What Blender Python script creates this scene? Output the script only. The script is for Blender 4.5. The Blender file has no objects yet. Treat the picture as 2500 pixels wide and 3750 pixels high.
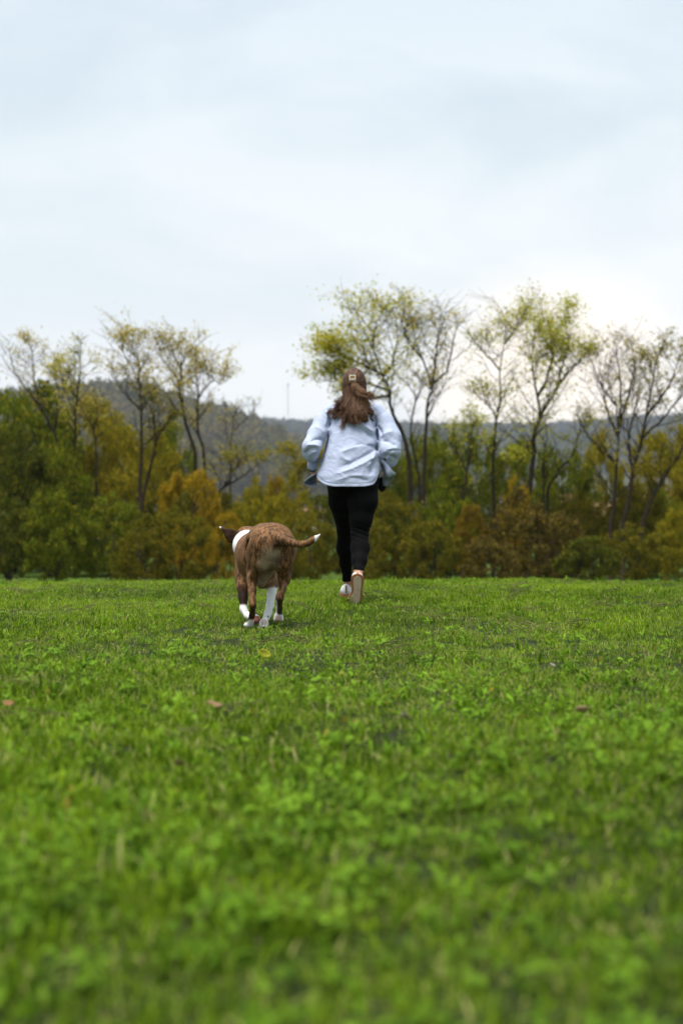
import bpy, math, random
import numpy as np
from mathutils import Vector

random.seed(7)
RNG = np.random.default_rng(7)
scene = bpy.context.scene
COL = scene.collection
R = math.radians

# ------------------------------------------------------------------ camera
CAM_H = 0.57
FPX = 5208.0                     # focal length in photo pixels (2500 x 3750)
HY = 1917.0                      # pixel row of the true horizon
cam_d = bpy.data.cameras.new('camera')
cam = bpy.data.objects.new('camera', cam_d)
COL.objects.link(cam)
cam.location = (0, 0, CAM_H)
cam.rotation_euler = (R(90) + math.atan((HY - 1875.0) / FPX), 0, 0)
cam_d.sensor_fit = 'VERTICAL'
cam_d.sensor_height = 36.0
cam_d.sensor_width = 24.0
cam_d.lens = 50.0
cam_d.clip_start = 0.05
cam_d.clip_end = 20000
cam_d.dof.use_dof = True
cam_d.dof.focus_distance = 8.0
cam_d.dof.aperture_fstop = 2.35
scene.camera = cam

def P(px, py, d):
    """photo pixel at distance d along the view axis -> place in the scene"""
    return np.array([(px - 1250.0) / FPX * d, d, CAM_H - (py - HY) / FPX * d])

# ------------------------------------------------------------------ world, sun, exposure
SUN_EL, SUN_AZ = R(74), R(215)   # azimuth clockwise from +Y, placed high to stand in for the bright overcast
world = bpy.data.worlds.new('World')
scene.world = world
world.use_nodes = True
nt = world.node_tree
nt.nodes.clear()
def wn(t, **kw):
    n = nt.nodes.new(t)
    for k, v in kw.items():
        setattr(n, k, v)
    return n
def wl(a, b):
    nt.links.new(a, b)
out = wn('ShaderNodeOutputWorld')
sky = wn('ShaderNodeTexSky', sky_type='NISHITA', sun_disc=False)
sky.sun_elevation = SUN_EL
sky.sun_rotation = SUN_AZ
bg_sky = wn('ShaderNodeBackground')
bg_sky.inputs['Strength'].default_value = 0.05
wl(sky.outputs[0], bg_sky.inputs['Color'])
tc = wn('ShaderNodeTexCoord')
sep = wn('ShaderNodeSeparateXYZ')
wl(tc.outputs['Generated'], sep.inputs[0])
# overcast sheet: pale near the horizon, blue grey higher up
ramp = wn('ShaderNodeValToRGB')
cr = ramp.color_ramp
cr.elements[0].position = 0.0
cr.elements[0].color = (0.98, 0.965, 0.94, 1)
cr.elements[1].position = 0.40
cr.elements[1].color = (0.675, 0.775, 0.85, 1)
e = cr.elements.new(0.10); e.color = (0.96, 0.955, 0.94, 1)
e = cr.elements.new(0.22); e.color = (0.84, 0.885, 0.905, 1)
wl(sep.outputs['Z'], ramp.inputs[0])
mapn = wn('ShaderNodeMapping')
mapn.inputs['Scale'].default_value = (1.0, 1.0, 2.6)
mapn.inputs['Location'].default_value = (0.35, 0.2, 0.4)
wl(tc.outputs['Generated'], mapn.inputs[0])
noi = wn('ShaderNodeTexNoise')
noi.inputs['Scale'].default_value = 4.2
noi.inputs['Detail'].default_value = 5.0
noi.inputs['Roughness'].default_value = 0.5
noi.inputs['Distortion'].default_value = 0.35
wl(mapn.outputs[0], noi.inputs['Vector'])
cl = wn('ShaderNodeMapRange')
cl.inputs['From Min'].default_value = 0.42
cl.inputs['From Max'].default_value = 0.62
cl.inputs['To Min'].default_value = 0.0
cl.inputs['To Max'].default_value = 1.0
wl(noi.outputs['Fac'], cl.inputs['Value'])
dark = wn('ShaderNodeMix', data_type='RGBA', blend_type='MULTIPLY')
dark.inputs['B'].default_value = (0.84, 0.885, 0.915, 1)
wl(ramp.outputs[0], dark.inputs['A'])
wl(cl.outputs[0], dark.inputs['Factor'])
# break in the cloud low on the right where the sun has gone down
vd = wn('ShaderNodeVectorMath', operation='DOT_PRODUCT')
gd = Vector((0.15, 1.0, 0.072)).normalized()
vd.inputs[1].default_value = gd
nrm = wn('ShaderNodeVectorMath', operation='NORMALIZE')
wl(tc.outputs['Generated'], nrm.inputs[0])
wl(nrm.outputs[0], vd.inputs[0])
gm = wn('ShaderNodeMapRange', interpolation_type='SMOOTHSTEP')
gm.inputs['From Min'].default_value = 0.9925
gm.inputs['From Max'].default_value = 1.0
gm.inputs['To Max'].default_value = 0.8
wl(vd.outputs['Value'], gm.inputs['Value'])
warm = wn('ShaderNodeMix', data_type='RGBA', blend_type='MIX')
warm.inputs['B'].default_value = (1.30, 1.12, 0.90, 1)
wl(dark.outputs['Result'], warm.inputs['A'])
wl(gm.outputs[0], warm.inputs['Factor'])
bg_cl = wn('ShaderNodeBackground')
EXPO = 2.0
bg_cl.inputs['Strength'].default_value = 1.14 / (2 ** EXPO)
wl(warm.outputs['Result'], bg_cl.inputs['Color'])
mixs = wn('ShaderNodeMixShader')
mixs.inputs[0].default_value = 0.97
wl(bg_sky.outputs[0], mixs.inputs[1])
wl(bg_cl.outputs[0], mixs.inputs[2])
wl(mixs.outputs[0], out.inputs['Surface'])

sun_d = bpy.data.lights.new('sun', 'SUN')
sun_d.energy = 1.5
sun_d.angle = R(34)
sun_d.color = (1.0, 0.96, 0.90)
sun = bpy.data.objects.new('sun', sun_d)
COL.objects.link(sun)
sdir = Vector((math.sin(SUN_AZ) * math.cos(SUN_EL), math.cos(SUN_AZ) * math.cos(SUN_EL), math.sin(SUN_EL)))
sun.rotation_euler = sdir.to_track_quat('Z', 'Y').to_euler()
sun.location = (0, 0, 60)

scene.view_settings.view_transform = 'Standard'
scene.view_settings.look = 'None'
scene.view_settings.exposure = EXPO
scene.view_settings.gamma = 1.0
scene.view_settings.use_curve_mapping = False
scene.render.engine = 'CYCLES'
cy = scene.cycles
cy.use_denoising = True
cy.max_bounces = 6
cy.diffuse_bounces = 3
cy.glossy_bounces = 2
cy.transmission_bounces = 4
cy.volume_bounces = 0
cy.sample_clamp_indirect = 4.0
cy.use_adaptive_sampling = False
cy.caustics_reflective = False
cy.caustics_refractive = False

# ------------------------------------------------------------------ helpers
def tag(o, label=None, cat=None, group=None, kind=None):
    if label: o['label'] = label
    if cat: o['category'] = cat
    if group: o['group'] = group
    if kind: o['kind'] = kind
    return o

def empty(name, loc=(0, 0, 0)):
    o = bpy.data.objects.new(name, None)
    o.location = loc
    o.empty_display_size = 0.2
    COL.objects.link(o)
    return o

def mesh_np(name, V, F, smooth=True, col=None, colname='tint'):
    """V (n,3), F list or array of faces of one size"""
    me = bpy.data.meshes.new(name)
    V = np.asarray(V, dtype=np.float32)
    if isinstance(F, np.ndarray):
        n, k = F.shape
        me.vertices.add(len(V)); me.vertices.foreach_set('co', V.ravel())
        me.loops.add(n * k); me.loops.foreach_set('vertex_index', F.astype(np.int32).ravel())
        me.polygons.add(n)
        me.polygons.foreach_set('loop_start', np.arange(0, n * k, k, dtype=np.int32))
        me.polygons.foreach_set('loop_total', np.full(n, k, dtype=np.int32))
        me.update(calc_edges=True)
    else:
        me.from_pydata([tuple(map(float, v)) for v in V], [], [tuple(map(int, f)) for f in F])
    me.validate()
    if smooth:
        me.polygons.foreach_set('use_smooth', np.ones(len(me.polygons), dtype=bool))
    if col is not None:
        a = me.color_attributes.new(colname, 'FLOAT_COLOR', 'POINT')
        c = np.ones((len(V), 4), dtype=np.float32)
        col = np.asarray(col, dtype=np.float32)
        if col.ndim == 1:
            c[:, :3] = col[:, None]
        else:
            c[:, :3] = col
        a.data.foreach_set('color', c.ravel())
    me.update()
    return me

def obj(name, me, mat=None, parent=None):
    o = bpy.data.objects.new(name, me)
    COL.objects.link(o)
    if mat is not None and not me.materials:
        me.materials.append(mat)
    if parent is not None:
        o.parent = parent
        o.matrix_parent_inverse = parent.matrix_world.inverted() if False else o.matrix_parent_inverse
    return o

def child(name, me, mat, parent):
    """mesh given in scene coordinates, re-based on the parent's origin"""
    off = np.array(parent.location[:], dtype=np.float32)
    if parent.parent is not None:
        off = off + np.array(parent.parent.location[:], dtype=np.float32)
    co = np.empty(len(me.vertices) * 3, dtype=np.float32)
    me.vertices.foreach_get('co', co)
    co = (co.reshape(-1, 3) - off).ravel()
    me.vertices.foreach_set('co', co)
    me.update()
    o = bpy.data.objects.new(name, me)
    COL.objects.link(o)
    if mat is not None:
        me.materials.append(mat)
    o.parent = parent
    return o

# ---- materials
def new_mat(name):
    m = bpy.data.materials.new(name)
    m.use_nodes = True
    m.node_tree.nodes.clear()
    return m, m.node_tree.nodes, m.node_tree.links

def mat_simple(name, color, rough=0.7, spec=0.3, bump=0.0, bscale=200, var=0.0, vscale=8, sheen=0.0):
    m, N, L = new_mat(name)
    o = N.new('ShaderNodeOutputMaterial')
    p = N.new('ShaderNodeBsdfPrincipled')
    p.inputs['Roughness'].default_value = rough
    p.inputs['Specular IOR Level'].default_value = spec
    if sheen:
        p.inputs['Sheen Weight'].default_value = sheen
    L.new(p.outputs[0], o.inputs[0])
    g = N.new('ShaderNodeNewGeometry')
    if var:
        n = N.new('ShaderNodeTexNoise'); n.inputs['Scale'].default_value = vscale; n.inputs['Detail'].default_value = 5
        L.new(g.outputs['Position'], n.inputs['Vector'])
        mx = N.new('ShaderNodeMix'); mx.data_type = 'RGBA'
        mx.inputs['A'].default_value = tuple(c * (1 - var) for c in color) + (1,)
        mx.inputs['B'].default_value = tuple(min(1, c * (1 + var)) for c in color) + (1,)
        L.new(n.outputs['Fac'], mx.inputs['Factor'])
        L.new(mx.outputs['Result'], p.inputs['Base Color'])
    else:
        p.inputs['Base Color'].default_value = tuple(color) + (1,)
    if bump:
        n2 = N.new('ShaderNodeTexNoise'); n2.inputs['Scale'].default_value = bscale; n2.inputs['Detail'].default_value = 3
        L.new(g.outputs['Position'], n2.inputs['Vector'])
        b = N.new('ShaderNodeBump'); b.inputs['Strength'].default_value = bump; b.inputs['Distance'].default_value = 0.01
        L.new(n2.outputs['Fac'], b.inputs['Height'])
        L.new(b.outputs[0], p.inputs['Normal'])
    return m

def mat_leaf(name, ca, cb, trans=0.35, rough=0.65, spec=0.08, instancer=False, cc=None):
    """leaf colour runs ca..cb by the per-leaf tint; cc = the few turned or dry ones"""
    m, N, L = new_mat(name)
    o = N.new('ShaderNodeOutputMaterial')
    at = N.new('ShaderNodeAttribute'); at.attribute_name = 'tint'
    sp = N.new('ShaderNodeSeparateColor')
    L.new(at.outputs['Color'], sp.inputs[0])
    mx = N.new('ShaderNodeMix'); mx.data_type = 'RGBA'
    mx.inputs['A'].default_value = tuple(ca) + (1,)
    mx.inputs['B'].default_value = tuple(cb) + (1,)
    fac = sp.outputs[0]
    if instancer:
        ai = N.new('ShaderNodeAttribute'); ai.attribute_name = 'ptint'; ai.attribute_type = 'INSTANCER'
        ad = N.new('ShaderNodeMath'); ad.operation = 'MULTIPLY_ADD'; ad.use_clamp = True
        L.new(sp.outputs[0], ad.inputs[0]); ad.inputs[1].default_value = 0.6
        L.new(ai.outputs['Fac'], ad.inputs[2])
        fac = ad.outputs[0]
    L.new(fac, mx.inputs['Factor'])
    colr = mx.outputs['Result']
    if cc is not None:
        m2 = N.new('ShaderNodeMix'); m2.data_type = 'RGBA'
        L.new(sp.outputs[1], m2.inputs['Factor'])
        L.new(colr, m2.inputs['A'])
        m2.inputs['B'].default_value = tuple(cc) + (1,)
        colr = m2.outputs['Result']
    p = N.new('ShaderNodeBsdfPrincipled')
    p.inputs['Roughness'].default_value = rough
    p.inputs['Specular IOR Level'].default_value = spec
    L.new(colr, p.inputs['Base Color'])
    t = N.new('ShaderNodeBsdfTranslucent')
    L.new(colr, t.inputs['Color'])
    ms = N.new('ShaderNodeMixShader'); ms.inputs[0].default_value = trans
    L.new(p.outputs[0], ms.inputs[1]); L.new(t.outputs[0], ms.inputs[2])
    L.new(ms.outputs[0], o.inputs[0])
    return m

# ---- wavy noise for shaping
def waves(p, scale, seed, n=7):
    r = np.random.default_rng(seed)
    s = np.zeros(p.shape[:-1], dtype=np.float32)
    for i in range(n):
        d = r.normal(size=3); d /= np.linalg.norm(d)
        f = scale * (0.6 + 0.9 * r.random())
        s += np.sin((p @ d.astype(np.float32)) * f + r.random() * 6.28)
    return s / n * 1.6

# ---- signed distance modelling
class Field:
    def __init__(self, lo, hi, h):
        self.lo = np.array(lo, dtype=np.float64); self.h = h
        self.n = np.ceil((np.array(hi) - self.lo) / h).astype(int) + 1
        self.ax = [self.lo[i] + h * np.arange(self.n[i]) for i in range(3)]
        self.f = np.full(self.n, 1.0, dtype=np.float32)
    def sub(self, lo, hi, pad):
        sl, xs = [], []
        for i in range(3):
            a = max(0, int((lo[i] - pad - self.lo[i]) / self.h)); b = min(self.n[i], int((hi[i] + pad - self.lo[i]) / self.h) + 2)
            if b <= a: return None, None
            sl.append(slice(a, b)); xs.append(self.ax[i][a:b].astype(np.float32))
        return tuple(sl), np.meshgrid(*xs, indexing='ij')
    def put(self, sl, d, k, op='add'):
        g = self.f[sl]
        if op == 'add':
            if k > 0:
                hh = np.maximum(k - np.abs(g - d), 0) / k
                self.f[sl] = np.minimum(g, d) - hh * hh * k * 0.25
            else:
                self.f[sl] = np.minimum(g, d)
        else:
            hh = np.maximum(k - np.abs(g + d), 0) / k if k > 0 else 0
            self.f[sl] = np.maximum(g, -d) + hh * hh * k * 0.25
    def cap(self, a, b, ra, rb, k=0.02, op='add'):
        a = np.array(a, dtype=np.float32); b = np.array(b, dtype=np.float32)
        r = max(ra, rb)
        sl, X = self.sub(np.minimum(a, b) - r, np.maximum(a, b) + r, k + 0.02)
        if sl is None: return
        ab = b - a; L2 = float(ab @ ab) + 1e-9
        t = ((X[0] - a[0]) * ab[0] + (X[1] - a[1]) * ab[1] + (X[2] - a[2]) * ab[2]) / L2
        t = np.clip(t, 0, 1)
        d = np.sqrt((X[0] - a[0] - t * ab[0]) ** 2 + (X[1] - a[1] - t * ab[1]) ** 2 + (X[2] - a[2] - t * ab[2]) ** 2)
        self.put(sl, d - (ra + (rb - ra) * t), k, op)
    def chain(self, pts, k=0.02):
        for (p, r), (q, s) in zip(pts[:-1], pts[1:]):
            self.cap(p, q, r, s, k)
    def ell(self, c, r, k=0.02, rot=None, op='add'):
        c = np.array(c, dtype=np.float32); r = np.array(r, dtype=np.float32); m = r.max()
        sl, X = self.sub(c - m, c + m, k + 0.02)
        if sl is None: return
        q = np.stack([X[0] - c[0], X[1] - c[1], X[2] - c[2]], -1)
        if rot is not None:
            q = q @ np.array(rot, dtype=np.float32)
        k0 = np.sqrt(((q / r) ** 2).sum(-1)) + 1e-6
        k1 = np.sqrt(((q / (r * r)) ** 2).sum(-1)) + 1e-6
        self.put(sl, k0 * (k0 - 1) / k1, k, op)
    def tri(self, a, b, c, r, k=0.01):
        a, b, c = [np.array(v, dtype=np.float32) for v in (a, b, c)]
        lo = np.minimum(np.minimum(a, b), c) - r; hi = np.maximum(np.maximum(a, b), c) + r
        sl, X = self.sub(lo, hi, k + 0.02)
        if sl is None: return
        p = np.stack(X, -1)
        def seg(u, v):
            uv = v - u
            t = np.clip(((p - u) @ uv) / float(uv @ uv), 0, 1)
            return (((p - u) - t[..., None] * uv) ** 2).sum(-1)
        n = np.cross(b - a, c - a); n /= np.linalg.norm(n)
        ins = np.ones(p.shape[:-1], dtype=bool)
        for u, v in ((a, b), (b, c), (c, a)):
            ins &= ((p - u) @ np.cross(n, v - u)) >= 0
        d2 = np.minimum(np.minimum(seg(a, b), seg(b, c)), seg(c, a))
        d2 = np.where(ins, ((p - a) @ n) ** 2, d2)
        self.put(sl, np.sqrt(d2) - r, k)
    def surface(self, smooth=1):
        f = self.f; nx, ny, nz = f.shape
        s = f < 0
        c = np.zeros((nx - 1, ny - 1, nz - 1), dtype=np.int8)
        for i in (0, 1):
            for j in (0, 1):
                for k in (0, 1):
                    c += s[i:nx - 1 + i, j:ny - 1 + j, k:nz - 1 + k]
        act = (c > 0) & (c < 8)
        I, J, K = np.nonzero(act)
        idx = np.full(act.shape, -1, dtype=np.int64); idx[I, J, K] = np.arange(len(I))
        acc = np.zeros((len(I), 3)); cnt = np.zeros(len(I))
        corners = [(i, j, k) for i in (0, 1) for j in (0, 1) for k in (0, 1)]
        for A in corners:
            for ax in range(3):
                if A[ax]: continue
                B = list(A); B[ax] = 1
                fa = f[I + A[0], J + A[1], K + A[2]]; fb = f[I + B[0], J + B[1], K + B[2]]
                m = (fa < 0) != (fb < 0)
                t = np.where(m, fa / np.where(m, fa - fb, 1), 0)
                pt = np.tile(np.array(A, dtype=np.float64), (len(I), 1)); pt[:, ax] += t
                acc[m] += pt[m]; cnt[m] += 1
        V = acc / cnt[:, None] + np.stack([I, J, K], -1)
        V = V * self.h + self.lo
        quads = []
        for ax in range(3):
            o1, o2 = [(1, 2), (2, 0), (0, 1)][ax]
            sl0 = [slice(1, -1)] * 3; sl1 = [slice(1, -1)] * 3
            sl0[ax] = slice(0, -1); sl1[ax] = slice(1, None)
            m = s[tuple(sl0)] != s[tuple(sl1)]
            Q = np.stack(np.nonzero(m), -1)
            off = np.array([1, 1, 1]); off[ax] = 0
            Q = Q + off
            first = s[Q[:, 0], Q[:, 1], Q[:, 2]]
            e1 = np.zeros(3, int); e1[o1] = 1
            e2 = np.zeros(3, int); e2[o2] = 1
            def g(q): return idx[q[:, 0], q[:, 1], q[:, 2]]
            q = np.stack([g(Q - e1 - e2), g(Q - e2), g(Q), g(Q - e1)], -1)
            q[~first] = q[~first][:, ::-1]
            quads.append(q)
        F = np.concatenate(quads)
        F = F[(F >= 0).all(1)]
        for _ in range(smooth):
            acc = np.zeros_like(V); cnt = np.zeros(len(V))
            for a, b in ((0, 1), (1, 2), (2, 3), (3, 0)):
                for u, v in ((a, b), (b, a)):
                    np.add.at(acc, F[:, u], V[F[:, v]]); np.add.at(cnt, F[:, u], 1)
            V = 0.5 * V + 0.5 * acc / np.maximum(cnt, 1)[:, None]
        return V, F

class Geo:
    """collects tubes, lofts and quads into one mesh"""
    def __init__(self): self.V = []; self.F = []; self.C = []; self.n = 0
    def add(self, V, F, c=1.0):
        V = np.asarray(V, dtype=np.float32)
        self.V.append(V); self.F.extend([tuple(i + self.n for i in f) for f in F])
        self.C.append(np.tile(np.atleast_1d(np.asarray(c, dtype=np.float32)) * np.ones(3, np.float32), (len(V), 1)))
        self.n += len(V)
    def tube(self, pts, rad, sides=5, c=1.0, cap=True):
        pts = np.asarray(pts, dtype=np.float64); n = len(pts)
        T = np.gradient(pts, axis=0); T /= np.linalg.norm(T, axis=1)[:, None] + 1e-9
        ref = np.array([0.31, 0.93, 0.2]) if abs(T[:, 2]).mean() > 0.6 else np.array([0.05, 0.1, 1.0])
        A = np.cross(T, ref); A /= np.linalg.norm(A, axis=1)[:, None] + 1e-9
        B = np.cross(T, A)
        th = np.arange(sides) * 2 * math.pi / sides
        rad = np.broadcast_to(np.asarray(rad, dtype=np.float64), (n,))
        V = pts[:, None, :] + rad[:, None, None] * (np.cos(th)[None, :, None] * A[:, None, :] + np.sin(th)[None, :, None] * B[:, None, :])
        F = [(i * sides + j, i * sides + (j + 1) % sides, (i + 1) * sides + (j + 1) % sides, (i + 1) * sides + j) for i in range(n - 1) for j in range(sides)]
        if cap:
            F.append(tuple(range(sides))); F.append(tuple(range((n - 1) * sides, n * sides))[::-1])
        self.add(V.reshape(-1, 3), F, c)
    def rings(self, rings, c=1.0, caps=True):
        n = len(rings); s = len(rings[0])
        F = [(i * s + j, i * s + (j + 1) % s, (i + 1) * s + (j + 1) % s, (i + 1) * s + j) for i in range(n - 1) for j in range(s)]
        if caps:
            F.append(tuple(range(s))[::-1]); F.append(tuple(range((n - 1) * s, n * s)))
        self.add(np.concatenate([np.asarray(r, dtype=np.float64) for r in rings]), F, c)
    def grid(self, G, c=1.0):
        G = np.asarray(G, dtype=np.float64); a, b = G.shape[:2]
        F = [(i * b + j, i * b + j + 1, (i + 1) * b + j + 1, (i + 1) * b + j) for i in range(a - 1) for j in range(b - 1)]
        self.add(G.reshape(-1, 3), F, c)
    def box(self, c, s, col=1.0):
        c = np.array(c); s = np.array(s) / 2
        V = [c + s * np.array(q) for q in ((-1, -1, -1), (1, -1, -1), (1, 1, -1), (-1, 1, -1), (-1, -1, 1), (1, -1, 1), (1, 1, 1), (-1, 1, 1))]
        self.add(V, [(0, 3, 2, 1), (4, 5, 6, 7), (0, 1, 5, 4), (1, 2, 6, 5), (2, 3, 7, 6), (3, 0, 4, 7)], col)
    def mesh(self, name, smooth=True):
        return mesh_np(name, np.concatenate(self.V), self.F, smooth, np.concatenate(self.C))

def catmull(pts, n):
    pts = np.asarray(pts, dtype=np.float64)
    p = np.vstack([2 * pts[0] - pts[1], pts, 2 * pts[-1] - pts[-2]])
    res = []
    for u in np.linspace(0, len(pts) - 1 - 1e-6, n):
        i = int(u); t = u - i
        a, b, c, d = p[i:i + 4]
        res.append(0.5 * ((2 * b) + (c - a) * t + (2 * a - 5 * b + 4 * c - d) * t * t + (3 * b - a - 3 * c + d) * t ** 3))
    return np.array(res)

# ------------------------------------------------------------------ ground
def lawn_z(x, y):
    x = np.asarray(x, dtype=np.float64); y = np.asarray(y, dtype=np.float64)
    st = 12.3 + 0.6 * np.cos(np.clip(x, -8, 8) * 0.42 - 0.3) + 0.12 * np.sin(x * 1.7)
    e = np.maximum(y - st, 0)
    z = -np.where(e < 8, 0.0105 * e * e, 0.672 + 0.168 * (e - 8))
    z = np.maximum(z, -1.45 + 0.25 * np.exp(-np.maximum(e, 0) / 30))
    bump = 0.018 * np.sin(x * 1.9 + 0.7 * y) * np.sin(y * 1.3 + 1.0) + 0.012 * np.sin(x * 4.1 + 2) * np.sin(y * 3.3)
    near = np.exp(-((y - 9.0) / 3.4) ** 4) * np.exp(-(x / 1.6) ** 4)
    return z + bump * (1 - 0.8 * near) * np.clip((30 - y) / 10, 0, 1)

def spaced(a, fine, grow, lim):
    v = [0.0]; s = fine
    while v[-1] < lim:
        if v[-1] > a: s *= grow
        v.append(v[-1] + s)
    return np.array(v)
px_ = spaced(9, 0.25, 1.22, 7000)
gx = np.concatenate([-px_[:0:-1], px_])
gy = np.concatenate([-spaced(4, 0.5, 1.3, 650)[:0:-1], spaced(26, 0.25, 1.16, 5000)])
XX, YY = np.meshgrid(gx, gy, indexing='ij')
ZZ = lawn_z(XX, YY)
nx, ny = XX.shape
ii, jj = np.meshgrid(np.arange(nx - 1), np.arange(ny - 1), indexing='ij')
GF = np.stack([ii * ny + jj, (ii + 1) * ny + jj, (ii + 1) * ny + jj + 1, ii * ny + jj + 1], -1).reshape(-1, 4)
def ground_mat():
    m, N, L = new_mat('lawn_soil_and_thatch')
    o = N.new('ShaderNodeOutputMaterial'); p = N.new('ShaderNodeBsdfPrincipled')
    p.inputs['Roughness'].default_value = 0.9; p.inputs['Specular IOR Level'].default_value = 0.1
    g = N.new('ShaderNodeNewGeometry')
    n = N.new('ShaderNodeTexNoise'); n.inputs['Scale'].default_value = 45; n.inputs['Detail'].default_value = 6
    L.new(g.outputs['Position'], n.inputs['Vector'])
    r = N.new('ShaderNodeValToRGB')
    r.color_ramp.elements[0].position = 0.35; r.color_ramp.elements[0].color = (0.010, 0.013, 0.004, 1)
    r.color_ramp.elements[1].position = 0.68; r.color_ramp.elements[1].color = (0.032, 0.046, 0.010, 1)
    L.new(n.outputs['Fac'], r.inputs[0])
    # open meadow all round, thatch and soil under the mown blades
    vl = N.new('ShaderNodeVectorMath'); vl.operation = 'DISTANCE'; vl.inputs[1].default_value = (0, 9, 0)
    L.new(g.outputs['Position'], vl.inputs[0])
    mr = N.new('ShaderNodeMapRange'); mr.inputs['From Min'].default_value = 7; mr.inputs['From Max'].default_value = 11
    L.new(vl.outputs['Value'], mr.inputs['Value'])
    n3 = N.new('ShaderNodeTexNoise'); n3.inputs['Scale'].default_value = 1.5; n3.inputs['Detail'].default_value = 8
    L.new(g.outputs['Position'], n3.inputs['Vector'])
    r3 = N.new('ShaderNodeValToRGB')
    r3.color_ramp.elements[0].position = 0.3; r3.color_ramp.elements[0].color = (0.040, 0.075, 0.008, 1)
    r3.color_ramp.elements[1].position = 0.7; r3.color_ramp.elements[1].color = (0.085, 0.135, 0.018, 1)
    L.new(n3.outputs['Fac'], r3.inputs[0])
    mxg = N.new('ShaderNodeMix'); mxg.data_type = 'RGBA'
    L.new(mr.outputs[0], mxg.inputs['Factor']); L.new(r.outputs[0], mxg.inputs['A']); L.new(r3.outputs[0], mxg.inputs['B'])
    L.new(mxg.outputs['Result'], p.inputs['Base Color'])
    b = N.new('ShaderNodeBump'); b.inputs['Strength'].default_value = 0.6; b.inputs['Distance'].default_value = 0.02
    L.new(n.outputs['Fac'], b.inputs['Height']); L.new(b.outputs[0], p.inputs['Normal'])
    L.new(p.outputs[0], o.inputs[0])
    return m
ground = obj('ground', mesh_np('ground', np.stack([XX, YY, ZZ], -1).reshape(-1, 3), GF), ground_mat())
tag(ground, 'grassy park meadow falling away behind a low crest', kind='structure')

# ---- instancing by geometry nodes (only for uncountable cover)
def scatter(name, pts, rot, scl, idx, tint, sources, mat, label, cat):
    c = bpy.data.collections.new(name + '_shapes')
    for i, me in enumerate(sources):
        if mat is not None and not me.materials: me.materials.append(mat)
        c.objects.link(bpy.data.objects.new('%s_shape_%02d' % (name, i), me))
    me = bpy.data.meshes.new(name)
    n = len(pts)
    me.vertices.add(n); me.vertices.foreach_set('co', np.asarray(pts, np.float32).ravel())
    def att(nm, tp, key, data):
        a = me.attributes.new(nm, tp, 'POINT'); a.data.foreach_set(key, data)
    att('rot', 'FLOAT_VECTOR', 'vector', np.asarray(rot, np.float32).ravel())
    att('scl', 'FLOAT_VECTOR', 'vector', np.asarray(scl, np.float32).ravel())
    att('idx', 'INT', 'value', np.asarray(idx, np.int32))
    att('ptint', 'FLOAT', 'value', np.asarray(tint, np.float32))
    o = bpy.data.objects.new(name, me); COL.objects.link(o)
    t = bpy.data.node_groups.new(name + '_nodes', 'GeometryNodeTree')
    t.interface.new_socket('Geometry', in_out='INPUT', socket_type='NodeSocketGeometry')
    t.interface.new_socket('Geometry', in_out='OUTPUT', socket_type='NodeSocketGeometry')
    gi = t.nodes.new('NodeGroupInput'); go = t.nodes.new('NodeGroupOutput')
    ci = t.nodes.new('GeometryNodeCollectionInfo'); ci.inputs['Collection'].default_value = c
    ci.inputs['Separate Children'].default_value = True; ci.inputs['Reset Children'].default_value = True
    ip = t.nodes.new('GeometryNodeInstanceOnPoints'); ip.inputs['Pick Instance'].default_value = True
    def na(nm, tp):
        q = t.nodes.new('GeometryNodeInputNamedAttribute'); q.data_type = tp; q.inputs['Name'].default_value = nm
        return q.outputs[0]
    t.links.new(gi.outputs[0], ip.inputs['Points'])
    t.links.new(ci.outputs[0], ip.inputs['Instance'])
    t.links.new(na('idx', 'INT'), ip.inputs['Instance Index'])
    e2r = t.nodes.new('FunctionNodeEulerToRotation')
    t.links.new(na('rot', 'FLOAT_VECTOR'), e2r.inputs[0])
    t.links.new(e2r.outputs[0], ip.inputs['Rotation'])
    t.links.new(na('scl', 'FLOAT_VECTOR'), ip.inputs['Scale'])
    t.links.new(ip.outputs[0], go.inputs[0])
    md = o.modifiers.new('cover', 'NODES'); md.node_group = t
    tag(o, label, cat, kind='stuff')
    return o

# ------------------------------------------------------------------ hills, forest, far buildings
def interp_profile(tab, x):
    return np.interp(x, [t[0] for t in tab], [t[1] for t in tab])

def hill(name, prof, dist, foot, back, drop, seed, label):
    """ridge seen at the given rows; dist = metres to the crest"""
    cols = np.linspace(-2600, 5200, 150)
    rows = np.linspace(0, 1.5, 26)
    G = np.zeros((len(cols), len(rows), 3))
    for i, c in enumerate(cols):
        top = CAM_H - (interp_profile(prof, c) - HY) / FPX * dist - drop
        for j, t in enumerate(rows):
            d = foot + (dist - foot) * t if t <= 1 else dist + (back - dist) * (t - 1) / 0.5
            h = (math.sin(min(t, 1) * math.pi / 2) ** 1.3) if t <= 1 else math.cos((t - 1) / 0.5 * math.pi / 2)
            G[i, j] = ((c - 1250) / FPX * d, d, -1.6 + (top + 1.6) * h)
    wv = waves(G.reshape(-1, 3).astype(np.float32) * np.array([1, 1, 0], np.float32), 0.02, seed).reshape(G.shape[:2])
    G[:, :, 2] += wv * 1.5 * np.clip((G[:, :, 2] + 1.6) / 15, 0, 1)
    g = Geo(); g.grid(G)
    me = g.mesh(name)
    o = obj(name, me, mat_simple(name + '_ground', (0.05, 0.05, 0.025), 0.95, 0.05, var=0.4, vscale=0.05))
    tag(o, label, kind='structure')
    return G

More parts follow.
